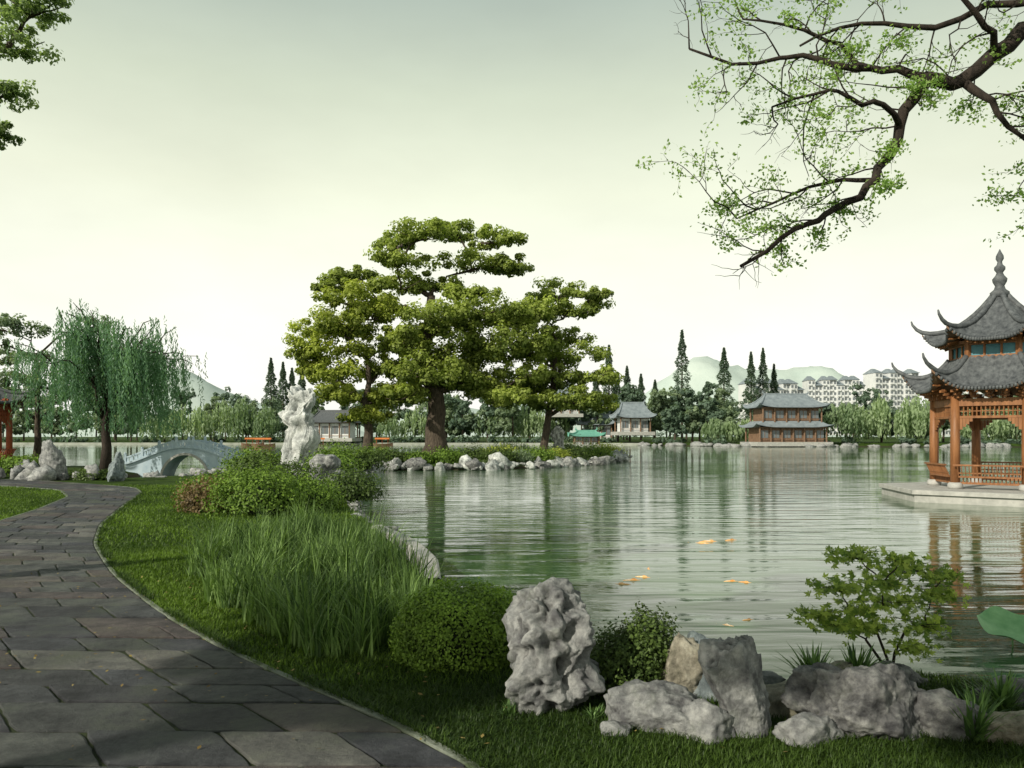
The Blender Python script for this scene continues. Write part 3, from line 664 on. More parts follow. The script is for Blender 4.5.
C = np.concatenate(Cs); n = len(C); Nn = unit(rng.normal(size=(n, 3)) * .4 + np.array([-.1, -.65, 1])); A0 = unit(rng.normal(size=(n, 3))); A0 = unit(A0 - Nn * np.sum(A0 * Nn, 1, keepdims=True)); B0 = np.cross(Nn, A0)
Vs = []; Ts = []; tb = rng.uniform(0, 1, n)
for an, l in ((0, .058), (.75, .05), (-.75, .05), (1.5, .036), (-1.5, .036)):
    A = A0 * math.cos(an) + B0 * math.sin(an); Vs.append(leafq(C + A * l * .5, Nn + rng.normal(size=(n, 3)) * .08, l, .38, A)); Ts.append(np.clip(tb + rng.normal(size=n) * .08, 0, 1))
mk('leaves', np.concatenate(Vs), quads(n * 5), F_MAPLE, e, tint=np.concatenate(Ts))

# lotus leaf
e = empty('lotus_leaf', (5.75, 9.2, -.08))
mb = MB(); seg = 36; P = [(0, 0, .22)]; F = []
for j, r in enumerate((.08, .18, .28, .36)):
    for k in range(seg):
        a = 2 * PI * k / seg; P.append((r * math.cos(a), r * math.sin(a) * .9, .22 + .10 * (r / .36) ** 2 + .03 * math.sin(a * 5) * (r / .36) ** 2 + .12 * (r / .36) * math.sin(a)))
for k in range(seg): F.append((0, 1 + k, 1 + (k + 1) % seg))
for j in range(3):
    for k in range(seg): F.append((1 + j * seg + k, 1 + (j + 1) * seg + k, 1 + (j + 1) * seg + (k + 1) % seg, 1 + j * seg + (k + 1) % seg))
LOT = surf('lotus_green', [(.3, (.16, .36, .15)), (.7, (.30, .54, .26))], 6, .5, .2, .01)
mk('leaf_blade', P, F, LOT, e, True); mb.tube([(0, 0, -.5), (.02, 0, -.1), (0, 0, .22)], [.012, .011, .01], 6); mb.obj('stalk', LOT, e)

# ------------------------------------------------------------------ overhanging tree (right)
e = empty('overhanging_tree', (0, 0, 0)); mb = MB()
trunkpts = [(8.6, 6.6, .1), (8.5, 6.7, 1.6), (8.2, 6.9, 3.2), (7.6, 7.3, 4.9), (6.8, 7.8, 6.1), (6.1, 8.2, 6.6), (5.44, 8.5, 6.75)]
mb.tube(trunkpts, [.36, .28, .25, .21, .16, .12, .09], 12, rough=.1)
limbs = [
    ([(8.2, 6.9, 3.2), (8.8, 6.2, 5), (9.5, 5.5, 7), (9.8, 5, 9)], .15),
    ([(7.6, 7.3, 4.9), (8, 8.2, 6.6), (8.2, 9, 8.5)], .11),
    ([(5.44, 8.5, 6.75), (5.1, 8.5, 6.45), (4.81, 8.55, 6.21), (4.6, 8.5, 6.17), (4.39, 8.45, 6.2), (4.25, 8.45, 5.98), (4.12, 8.5, 5.71), (4.03, 8.55, 5.4), (3.86, 8.5, 5.13), (3.68, 8.45, 4.93), (3.43, 8.4, 4.82), (3.2, 8.35, 4.66), (2.95, 8.35, 4.57), (2.65, 8.3, 4.33), (2.37, 8.3, 4.17)], .08),
    ([(4.39, 8.45, 6.2), (4.15, 8.6, 6.36), (3.91, 8.7, 6.41), (3.49, 8.7, 6.45), (3.2, 8.8, 6.6), (2.95, 8.8, 6.57), (2.42, 8.8, 6.5), (1.95, 8.8, 6.67)], .045),
    ([(4.81, 8.55, 6.21), (4.95, 8.4, 5.98), (5.03, 8.3, 5.77), (5.2, 8.2, 5.5), (5.5, 8.1, 5.25)], .045),
    ([(3.91, 8.7, 6.41), (3.75, 8.9, 6.65), (3.55, 9, 6.85), (3.06, 9, 7.04), (2.6, 9, 7.1)], .032),
    ([(4.12, 8.5, 5.71), (3.85, 8.3, 5.85), (3.59, 8.2, 5.8), (3.3, 8.1, 5.9), (3.06, 8.1, 5.87), (2.6, 8, 5.7)], .03),
    ([(3.86, 8.5, 5.13), (3.6, 8.7, 5.2), (3.27, 8.8, 5.15), (2.9, 8.9, 5.0), (2.5, 8.9, 4.83)], .024),
    ([(6.1, 8.2, 6.6), (5.6, 8.4, 7.0), (5.1, 8.6, 7.05), (4.6, 8.7, 6.85), (4.1, 8.8, 6.95), (3.6, 8.8, 6.9), (3.2, 8.9, 6.75)], .045),
    ([(5.1, 8.5, 6.45), (5.0, 8.3, 6.6), (4.75, 8.2, 6.75), (4.5, 8.1, 7.0), (4.2, 8, 7.3)], .04),
    ([(6.1, 8.2, 6.6), (5.9, 8.0, 6.2), (5.7, 7.9, 5.8), (5.4, 7.8, 5.6), (5.0, 7.8, 5.35)], .04)]
leafpos = []
def twig(p, d, Ln, r, dep, lf):
    pts = [p.copy()]; n = 5; d = d.normalized()
    for k in range(n):
        d = (d + Vector((random.gauss(0, .28), random.gauss(0, .22), random.gauss(.02, .25)))).normalized(); pts.append(pts[-1] + d * Ln / n)
    mb.tube(pts, [r * (1 - .65 * k / n) for k in range(n + 1)], 5 if dep else 4)
    if dep:
        for k in range(1, n + 1):
            if random.random() < .68: twig(pts[k], d + Vector((random.gauss(0, .8), random.gauss(0, .6), random.gauss(-.02, .65))), Ln * random.uniform(.4, .65), r * .5, dep - 1, lf)
    elif random.random() < lf:
        for k in range(1, n + 1):
            for _ in range(random.choice((2, 3, 4, 6))): leafpos.append(pts[k] + Vector((random.gauss(0, .045), random.gauss(0, .06), random.gauss(0, .03))))
for li, (pts, r) in enumerate(limbs):
    n = len(pts); P = [Vector(p) for p in pts]
    R2 = [r * (1 - .82 * k / (n - 1)) + .004 for k in range(n)]
    sm = []; sr = []
    for k in range(n - 1):
        for f in (0, .5):
            q_ = P[k].lerp(P[k + 1], f)
            if f: q_ += Vector((random.gauss(0, .02), random.gauss(0, .02), random.gauss(0, .02)))
            sm.append(q_); sr.append(R2[k] + (R2[k + 1] - R2[k]) * f)
    sm.append(P[-1]); sr.append(R2[-1]); mb.tube(sm, sr, 8, rough=.12)
    for k in range(2, len(sm)):
        if li == 2 and k > 25: continue
        if random.random() < .85:
            dirn = (sm[k] - sm[k - 1]).normalized()
            up_ = random.choice((-1, 1)); perp = Vector((-dirn.z, 0, dirn.x)) * up_
            tl = random.uniform(.4, .85)
            if li == 2 and perp.z < 0: tl *= .5
            if li == 2 and k > 18: tl *= .7
            cl_ = random.random() < .68
            twig(sm[k], dirn * .7 + perp * .9 + Vector((0, random.gauss(0, .5), 0)), tl, .010, 2, .95 if cl_ else .2)
for k in range(3):
    twig(Vector((2.6, 8.3, 4.33)), Vector((-.8, random.gauss(0, .2), -.5 + .25 * k)), .5, .008, 1, 0.05)
mb.obj('trunk_and_branches', BARKD, e, True)
C = np.array([p[:] for p in leafpos]); n = len(C)
mk('leaves', leafq(C, rng.normal(size=(n, 3)) + np.array([0, 0, .6]), .042, .6), quads(n), F_LIGHT, e, tint=rng.uniform(0, 1, n))
print('overhang leaves', n)

# ------------------------------------------------------------------ left maple; unseen trees added around the viewer to shade the foreground
def shade(name, x, y, H, R, seed, leaf=.24, dens=1300, extra=(), mat=F_SHADE, np_=14, subs=14, srad=.34):
    rd = random.Random(seed); pads = []
    for i in range(np_):
        a = rd.uniform(0, 2 * PI); rr = R * math.sqrt(rd.random()) * .8; pads.append((rr * math.cos(a), rr * math.sin(a), H * rd.uniform(.72, 1.0), R * .34, R * .34, R * .2))
    pads += [tuple(q_) for q_ in extra]
    tr = [(0, 0, -.2), (.1, 0, H * .15), (0, .1, H * .32), (.1, 0, H * .5), (0, 0, H * .68)]
    broadleaf(name, (x, y, .35), tr, .32, .14, pads, mat, leaf, dens, subs, tipr=.02, srad=srad)
shade('maple_tree', -9.8, 9.4, 9.0, 2.6, 1, .05, 2200, mat=F_GREYG, np_=9, subs=34, srad=.22, extra=[(4.1, -.4, 6.5, .55, .4, .4), (4.35, -.3, 6.95, .5, .4, .25), (4.05, -.5, 5.9, .42, .35, .3), (3.95, -.5, 5.45, .35, .3, .22), (3.5, -.4, 6.6, .6, .5, .5)])
shade('unseen_shade_tree', -8.2, 0.0, 9.5, 4.2, 2)
fwd = [(x, y, z, 1.6, 1.4, .8) for x, y, z in ((2.2, 5.2, 7.6), (4.2, 5.6, 7.4), (0.2, 5.6, 7.8), (-1.5, 5.8, 7.8), (3.2, 7.2, 8.2), (1.2, 7.4, 8.2), (-.8, 7.6, 8.4), (5.4, 7.2, 8.0), (2.5, 3.2, 7.0), (5.8, 4.8, 7.5))]  # unseen canopy pads reaching forward, added to darken the foreground below
shade('unseen_shade_tree', -4.0, -4.0, 9.5, 4.2, 3, extra=fwd)
fwd = [(x, y, z, 1.6, 1.4, .8) for x, y, z in ((.2, 6.0, 7.6), (1.8, 6.4, 7.8), (1.0, 8.0, 8.3), (-1.0, 7.8, 8.2), (3.0, 7.8, 8.2))]  # more unseen overhead pads, added for the same foreground darkening
shade('unseen_shade_tree', 2.5, -4.5, 9.0, 4.0, 4, extra=fwd)

# ------------------------------------------------------------------ hexagonal pavilions
def pavilion(name, loc, rz, R, colH, wood, double=True, plat=3.6, nside=6, opening=4):
    e = empty(name, loc, rz)
    ang = [2 * PI * k / nside for k in range(nside)]
    cor = [Vector((math.cos(a), math.sin(a), 0)) for a in ang]
    mb = MB(); mb.lathe([(plat, -.9), (plat, -.16), (plat + .12, -.16), (plat + .12, -.01), (plat + .1, 0), (.1, 0.0)], seg=nside); mb.obj('stone_platform', STONE, e)
    mb = MB()
    for c in cor: mb.lathe([(.24, 0.0), (.27, .08), (.25, .2), (.19, .24)], c * R, 14)
    mb.obj('column_bases', STONE, e, True)
    mb = MB()
    for c in cor: mb.tube([c * R + Vector((0, 0, .2)), c * R + Vector((0, 0, colH * .5)), c * R + Vector((0, 0, colH + .25))], [.17, .17, .155], 14)
    mb.obj('columns', wood, e, True)
    mb = MB()
    for k in range(nside):
        a = cor[k] * R; b_ = cor[(k + 1) % nside] * R; d = (b_ - a).normalized(); a2 = a + d * .14; b2 = b_ - d * .14
        up = lambda p, z: (p.x, p.y, z)
        mb.beam(up(a2, colH), up(b2, colH), .14, .28); mb.beam(up(a2, colH - .55), up(b2, colH - .55), .07, .09)
        nn = 14
        for j in range(1, nn):
            p = a2.lerp(b2, j / nn); mb.beam(up(p, colH - .51), up(p, colH - .14), .035, .04)
        mb.beam(up(a2, colH - .33), up(b2, colH - .33), .03, .035)
        for s_, sgn in ((a2, 1), (b2, -1)):
            for q_ in range(4):
                h = .42 - .1 * q_; p = s_ + d * sgn * (.06 + .11 * q_); mb.box((p.x, p.y, colH - .6 - h / 2), (.1, .05, h), math.atan2(d.y, d.x))
        for j in range(5):
            p = a.lerp(b_, (j + .5) / 5); out = Vector((p.x, p.y, 0)).normalized()
            for q_ in range(3): pp = p + out * (.1 + .16 * q_); mb.box((pp.x, pp.y, colH + .2 + .11 * q_), (.34, .1, .09), math.atan2(out.y, out.x)); mb.box((pp.x, pp.y, colH + .24 + .11 * q_), (.09, .3 - .05 * q_, .08), math.atan2(out.y, out.x))
        if k != opening:
            mb.beam(up(a2, .46), up(b2, .46), .38, .06)
            mb.beam(up(a2, .22), up(b2, .22), .05, .08)
            nn = 16
            out = ((a + b_) / 2).normalized()
            for j in range(nn + 1):
                p = a2.lerp(b2, j / nn)
                mb.beam(up(p, .24), up(p, .43), .03, .03)
                p1 = p + out * .17; p2 = p + out * .34; mb.beam(up(p1, .49), up(p2, .88), .028, .028)
            mb.beam(up(a + out * .34, .9), up(b_ + out * .34, .9), .06, .06); mb.beam(up(a2 + out * .2, .6), up(b2 + out * .2, .6), .04, .04)
    mb.obj('beams_and_benches', wood, e)
    def roof(r_top, z_top, r_e, z_e, lift, ext, nm, p=1.75, tip=.45):
        nu, nv = 96, 14; V = []; F = []
        def pos(k, u, v, tile=True, dz=0):
            c0, c1 = cor[k], cor[(k + 1) % nside]; Rv = r_top + (r_e - r_top) * v; q_ = c0.lerp(c1, u); w = abs(2 * u - 1) ** 4 * v * v
            P = q_ * Rv + q_.normalized() * ext * w
            z = z_top - (z_top - z_e) * (1 - (1 - v) ** p) + lift * w
            if tile: z += .06 * abs(math.cos(PI * (u - .5) * Rv * (2 * math.sin(PI / nside)) / .23))
            return (P.x, P.y, z + dz)
        for k in range(nside):
            o = len(V)
            for j in range(nv + 1):
                for i_ in range(nu + 1): V.append(pos(k, i_ / nu, j / nv))
            for j in range(nv):
                for i_ in range(nu): q_ = o + j * (nu + 1) + i_; F.append((q_, q_ + nu + 1, q_ + nu + 2, q_ + 1))
        mk(nm + '_tiles', V, F, TILE, e, True)
        V = []; F = []
        for k in range(nside):
            o = len(V); n2 = 16
            for j in range(9):
                for i_ in range(n2 + 1): V.append(pos(k, i_ / n2, j / 8, False, -.09))
            for j in range(8):
                for i_ in range(n2): q_ = o + j * (n2 + 1) + i_; F.append((q_, q_ + 1, q_ + n2 + 2, q_ + n2 + 1))
            o = len(V)
            for i_ in range(n2 + 1): V.append(pos(k, i_ / n2, 1.0, False, -.09)); V.append(pos(k, i_ / n2, 1.0, False, .0))
            for i_ in range(n2): F.append((o + 2 * i_, o + 2 * i_ + 2, o + 2 * i_ + 3, o + 2 * i_ + 1))
        mk(nm + '_soffit', V, F, WOODB, e)
        mb = MB(); mr_ = MB()
        for k in range(nside):
            pts = [Vector(pos(k, 0, v / 10, False, .07)) for v in range(11)]
            c = cor[k]; last = pts[-1]
            pts += [last + c * tip * .45 + Vector((0, 0, tip * .3)), last + c * tip * .8 + Vector((0, 0, tip * .75)), last + c * tip * .9 + Vector((0, 0, tip * 1.1))]
            mb.tube(pts, [.10] * 9 + [.09, .085, .07, .05, .03], 8)
            for j in range(1, 10):
                u = j / 10
                for va, vb in ((.7, .85), (.85, .97)): mr_.beam(Vector(pos(k, u, va, False, -.14)), Vector(pos(k, u, vb, False, -.14)), .06, .06)
            for j in range(1, 28):
                P = pos(k, j / 28, 1, False, 0); mb.lathe([(.055, -.08), (.06, .02), (.03, .05)], P, 6)
        mb.obj(nm + '_hip_ridges', TILE, e, True); mr_.obj(nm + '_rafters', wood, e)
    if double:
        roof(1.75, 4.95, 3.15, 3.75, .75, .35, 'lower_roof', 1.6)
        mb = MB(); mb.lathe([(1.62, 4.75), (1.62, 5.6)], seg=nside); mb.obj('clerestory_panels', PANEL, e)
        mb = MB()
        for k in range(nside):
            a = cor[k] * 1.66; b_ = cor[(k + 1) % nside] * 1.66; mb.beam((a.x, a.y, 4.8), (a.x, a.y, 5.7), .16, .16)
            for z in (4.98, 5.5): mb.beam((a.x, a.y, z), (b_.x, b_.y, z), .1, .12)
            for j in (1, 2): p = a.lerp(b_, j / 3); mb.beam((p.x, p.y, 5.03), (p.x, p.y, 5.45), .07, .05)
            for j in range(4):
                p = a.lerp(b_, (j + .5) / 4) * 1.08; mb.box((p.x, p.y, 5.56), (.22, .22, .1), ang[k])
        mb.obj('clerestory_frame', wood, e)
        roof(.12, 7.55, 2.45, 5.6, .55, .3, 'upper_roof', 1.75); top = 7.45
    else:
        roof(.12, colH + 2.6, 3.1, colH + .25, .6, .35, 'roof', 1.75); top = colH + 2.5
    mb = MB(); mb.lathe([(.30, top - .1), (.34, top + .1), (.2, top + .22), (.16, top + .35), (.24, top + .5), (.26, top + .62), (.15, top + .76), (.11, top + .86), (.19, top + .98), (.19, top + 1.08), (.1, top + 1.18), (.08, top + 1.28), (.14, top + 1.40), (.13, top + 1.52), (.05, top + 1.68), (.01, top + 1.78)], seg=14)
    mb.obj('finial', TILE, e, True)
    return e
pavilion('hexagonal_pavilion', (18.9, 31, .45), math.radians(200), 2.3, 3.25, WOOD, plat=4.3)
pavilion('hexagonal_pavilion', (-31.3, 45.5, .8), math.radians(15), 2.4, 3.3, WOODR, double=False, plat=3.2)

# ------------------------------------------------------------------ bridge
e = empty('arched_stone_bridge', (-19.9, 49.6, 0.15), math.radians(4))
mb = MB(); n = 28; hw = 3.5
def top(x): return .6 + 1.0 * (math.cos(x / hw * PI / 2) ** 1.3 if abs(x) < hw else 0)
def bot(x): return -.5 + (1.65 * math.sqrt(max(0, 1 - (x / 1.4) ** 2)) if abs(x) < 1.4 else 0)
X = [-hw + 2 * hw * i / n for i in range(n + 1)]
for y0 in (-1.1, 1.1):
    V = []; F = []
    for x in X: V += [(x, y0, bot(x)), (x, y0, top(x))]
    for i in range(n): F.append((2 * i, 2 * i + 2, 2 * i + 3, 2 * i + 1))
    mb.add(V, F)
V = []; F = []
for x in X: V += [(x, -1.1, top(x)), (x, 1.1, top(x)), (x, -1.1, bot(x)), (x, 1.1, bot(x))]
for i in range(n): F += [(4 * i, 4 * i + 4, 4 * i + 5, 4 * i + 1), (4 * i + 2, 4 * i + 3, 4 * i + 7, 4 * i + 6)]
mb.add(V, F); mb.obj('arch_body', BRIDGE, e)
mb = MB()
for y0 in (-1.15, 1.15):
    for i in range(n):
        a, c = X[i], X[i + 1]; mb.beam((a, y0, top(a) + .05), (c, y0, top(c) + .05), .2, .12); mb.beam((a, y0, top(a) + .42), (c, y0, top(c) + .42), .1, .1)
        if i % 4 == 0: mb.box((a, y0, top(a) + .3), (.14, .14, .6)); mb.lathe([(.07, 0), (.09, .06), (.05, .12)], (a, y0, top(a) + .6), 8)
        mb.box(((a + c) / 2, y0, (top(a) + top(c)) / 2 + .22), (.2, .05, .3))
mb.obj('parapet', BRIDGE, e)
mb = MB()
for i in range(14):
    a = PI * i / 14; a2 = PI * (i + 1) / 14
    mb.beam((1.47 * math.cos(a), -1.13, -.5 + 1.72 * math.sin(a)), (1.47 * math.cos(a2), -1.13, -.5 + 1.72 * math.sin(a2)), .1, .14)
mb.obj('arch_ring', STONE, e)

# ------------------------------------------------------------------ coping at water edge
V = []; F = []; pts = [(-1.3, 12.9), (-1.45, 13.6), (-1.7, 14.6), (-2.0, 15.6), (-2.35, 16.6), (-2.8, 17.6), (-3.2, 18.6)]
pp = []
for a, b_ in zip(pts[:-1], pts[1:]):
    for k in range(5): pp.append((a[0] + (b_[0] - a[0]) * k / 5, a[1] + (b_[1] - a[1]) * k / 5))
for i, (x, y) in enumerate(pp):
    a = pp[max(i - 1, 0)]; c = pp[min(i + 1, len(pp) - 1)]; tx, ty = c[0] - a[0], c[1] - a[1]; l = math.hypot(tx, ty); nx_, ny_ = ty / l, -tx / l
    z0 = .36 * min(1, i / 4 + .3)
    for off, z in ((-.14, .1), (-.13, z0), (-.10, z0 + .02), (.12, z0 + .02), (.16, z0 - .01), (.18, -.4)): V.append((x + nx_ * off, y + ny_ * off, z))
    if i:
        for k in range(5): F.append(((i - 1) * 6 + k, i * 6 + k, i * 6 + k + 1, (i - 1) * 6 + k + 1))
mk('lakeside_coping', V, F, STONE)

# ------------------------------------------------------------------ koi
KOI = surf('koi_skin', [(.35, (.85, .38, .10)), (.55, (.9, .55, .25)), (.65, (.9, .82, .68))], 6, .3, .1, .005)
def koi(x, y, a, s):
    mb = MB(); prof = [(0, .01), (.06, .045), (.18, .075), (.32, .085), (.5, .07), (.68, .045), (.82, .022), (.88, .015)]
    pts = [(t - .4, .03 * math.sin(t * 5), 0) for t, r in prof]; mb.tube(pts, [r for t, r in prof], 10)
    mb.add([(.46, .01, 0), (.64, -.06, .05), (.6, .0, 0), (.64, .08, -.02), (.47, .02, .02)], [(0, 1, 2, 4), (0, 2, 3, 4)])
    mb.add([(-.1, 0, .07), (.02, 0, .12), (.14, 0, .09), (.14, .01, .06)], [(0, 1, 2, 3)])
    for sg in (-1, 1): mb.add([(-.2, sg * .06, 0), (-.1, sg * .15, -.01), (-.05, sg * .13, -.01), (-.12, sg * .06, 0)], [(0, 1, 2, 3)])
    o = mb.obj('koi_fish', KOI, None, True); o.location = (x, y, -.04 * s); o.rotation_euler = (0, 0, a); o.scale = (s, s, s)
for (x, y, a, s) in [(2.02, 13.4, .2, .5), (1.80, 13.05, 2.9, .42), (2.25, 13.7, -.3, .42), (4.55, 18.4, .1, .6), (4.3, 18.1, 2.8, .5), (5.1, 18.6, .5, .55), (3.65, 13.3, .1, .4), (3.85, 13.2, -.4, .35), (3.1, 10.5, .4, .28), (2.75, 10.2, 2.5, .25), (2.5, 14.6, 1.5, .35)]:
    koi(x, y, a, s)

# ------------------------------------------------------------------ far shore: trees
rd = random.Random(21)
fps = [[], []]; us = []
mbT = MB()
def fartree(x, y, H, R):
    fp = fps[0 if rd.random() < .55 else 1]
    for i in range(9):
        a = rd.uniform(0, 2 * PI); rr = R * rd.random() * .7; fp.append((x + rr * math.cos(a), y + rr * math.sin(a) * .7, 1 + H * rd.uniform(.22, .86), R * rd.uniform(.35, .55), R * .5, H * rd.uniform(.10, .18)))
    mbT.tube([(x, y, .3), (x + .2, y, H * .3), (x, y, H * .6)], [.35, .28, .15], 6)
for x in np.arange(-200, -10, 7): fartree(x + rd.uniform(-4, 4), ysh(x) + rd.uniform(8, 26), rd.uniform(10, 17), rd.uniform(4.5, 8))
for x in np.arange(-20, 40, 6): fartree(x + rd.uniform(-3, 3), ysh(x) + rd.uniform(6, 22), rd.uniform(11, 18), rd.uniform(4.5, 7))
for x in np.arange(36, 66, 5): fartree(x, 236 + rd.uniform(-6, 10), rd.uniform(13, 20), rd.uniform(4.5, 7.5))
for x in (44, 49, 53, 57): fartree(x, 216 + rd.uniform(-2, 3), rd.uniform(10, 14), rd.uniform(4, 5))
for x in np.arange(78, 150, 6.5): fartree(x, 206 + rd.uniform(-4, 14), rd.uniform(8, 13.5), rd.uniform(4, 6.5))
for x in np.arange(-280, 280, 10): fartree(x + rd.uniform(-5, 5), 300 + rd.uniform(0, 50), rd.uniform(15, 26), rd.uniform(7, 12))
for x in np.arange(-210, 140, 3.3):
    if 57 < x < 78: continue
    if rd.random() < .3: continue
    us.append((x + rd.uniform(-1, 1), ysh(x) + rd.uniform(1.5, 5), 1.4, rd.uniform(1.4, 3), 1.6, rd.uniform(.5, 2.0)))
DT = empty('distant_trees')
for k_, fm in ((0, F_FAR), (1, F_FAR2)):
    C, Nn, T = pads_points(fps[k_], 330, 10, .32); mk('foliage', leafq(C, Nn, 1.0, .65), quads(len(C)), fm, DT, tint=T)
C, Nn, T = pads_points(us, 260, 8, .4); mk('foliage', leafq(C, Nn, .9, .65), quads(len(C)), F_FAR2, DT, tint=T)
mbT.obj('trunks', BARK, DT)
C = []; A = []; T = []
def farwillow(x, y, H, R, n=100):
    tt = rd.random()
    for s_ in range(n):
        a = rd.uniform(0, 2 * PI); rr = R * math.sqrt(rd.random()); z = H * (1 - .45 * (rr / R) ** 2) * rd.uniform(.8, 1); Ln = z * rd.uniform(.45, .95); w = rd.random()
        px_, py_ = x + rr * math.cos(a), y + rr * math.sin(a)
        for q_ in range(int(Ln / .75)):
            C.append((px_ + rd.gauss(0, .15), py_, z - q_ * .75 + .5)); A.append((rd.gauss(0, .3), rd.gauss(0, .3), -1)); T.append(.5 * tt + .25 * w + .15 * rd.random() + .15 * (1 - q_ * .75 / Ln))
for (x, H) in [(-112, 9), (-103, 12), (-97, 12), (-90, 14), (-83, 15), (-76, 12), (-7, 12), (0, 15), (7, 13), (14, 11), (-38, 9), (-30, 11)]: farwillow(x, 246 + rd.uniform(0, 5), H, rd.uniform(4, 5.5))
for x in list(np.arange(82, 106, 5.2)) + list(np.arange(112, 140, 5)): farwillow(x, 198 + rd.uniform(-2, 6), rd.uniform(6, 13), rd.uniform(3.0, 5.2))
for x in (56, 60.5, 52): farwillow(x, 206, rd.uniform(5, 7.5), 3.2)
C = np.array(C); n = len(C); mk('distant_willows', leafq(C, rng.normal(size=(n, 3)) * np.array([1, 1, .4]), 1.2, .42, np.array(A)), quads(n), F_WILF, tint=np.clip(T, 0, 1))
def conifer(x, y, H, R, seed):
    r_ = np.random.default_rng(seed); n = 3600; h = r_.uniform(0, 1, n) ** .8; rad = R * (1 - h) ** .85 * (.8 + .2 * np.sin(h * 45 + seed)) * r_.uniform(.3, 1.1, n) ** .5
    a = r_.uniform(0, 2 * PI, n); P = np.stack([rad * np.cos(a), rad * np.sin(a), H * (.08 + .92 * h) - rad * .25], 1); A_ = np.stack([np.cos(a), np.sin(a), np.full(n, -.45)], 1) + r_.normal(size=(n, 3)) * .25
    e = empty('conifer_tree', (x, y, .8)); mk('foliage', leafq(P, r_.normal(size=(n, 3)) * .5 + np.array([0, 0, .8]), .9, .4, A_), quads(n), F_CON, e, tint=np.clip(.6 * rad / R + .4 * r_.uniform(0, 1, n) + .1, 0, 1))
    mb = MB(); mb.tube([(0, 0, -.5), (0, 0, H * .5), (0, 0, H * .98)], [.45, .25, .05], 6); mb.obj('trunk', BARK, e)
for i, (px_, py_, D, R) in enumerate([(682, 330, 262, 6.2), (724, 348, 255, 6.2), (751, 352, 290, 5.4), (763, 348, 295, 5.4), (271, 358, 275, 5.6), (292, 368, 280, 5), (283, 362, 285, 5), (609, 345, 290, 5.4), (627, 366, 300, 5), (641, 374, 310, 5), (302, 366, 300, 5), (617, 372, 290, 5), (774, 364, 300, 4.5), (596, 372, 300, 5), (655, 380, 300, 5)]):
    conifer((px_ - 512) * D / 800, D, 1.6 + (437 - py_) * D / 800, R, i + 1)

# ------------------------------------------------------------------ hills
HILL = surf('hill_hazy', [(.35, (.42, .50, .46)), (.65, (.52, .59, .54))], .012, 1, .3, 3, 8, spec=0)  # aerial haze painted into the pale hill colour
def hill(cx, cy, peaks, W, Dp):
    X = np.linspace(-W, W, 140); Y = np.linspace(-Dp, Dp, 30); V = []; F = []
    for j, y in enumerate(Y):
        for i_, x in enumerate(X):
            h = max(sum(a * math.exp(-((x - c) / s) ** 2) for a, c, s in peaks), 0) * math.exp(-(y / (Dp * .5)) ** 2)
            h *= 1 + .16 * noise.fractal(Vector((x * .008, y * .008, cx)), .8, 2, 5); V.append((x, y, h - 6))
    nx_ = len(X)
    for j in range(len(Y) - 1):
        for i_ in range(nx_ - 1): q_ = j * nx_ + i_; F.append((q_, q_ + 1, q_ + nx_ + 1, q_ + nx_))
    mk('hill', V, F, HILL, None, True, loc=(cx, cy, 0))
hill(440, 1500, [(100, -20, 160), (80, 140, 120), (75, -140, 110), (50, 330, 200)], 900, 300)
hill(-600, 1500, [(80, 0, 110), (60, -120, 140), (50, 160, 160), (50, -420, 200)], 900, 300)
hill(0, 1900, [(60, -200, 300), (65, 200, 300), (60, 800, 300)], 1600, 300)

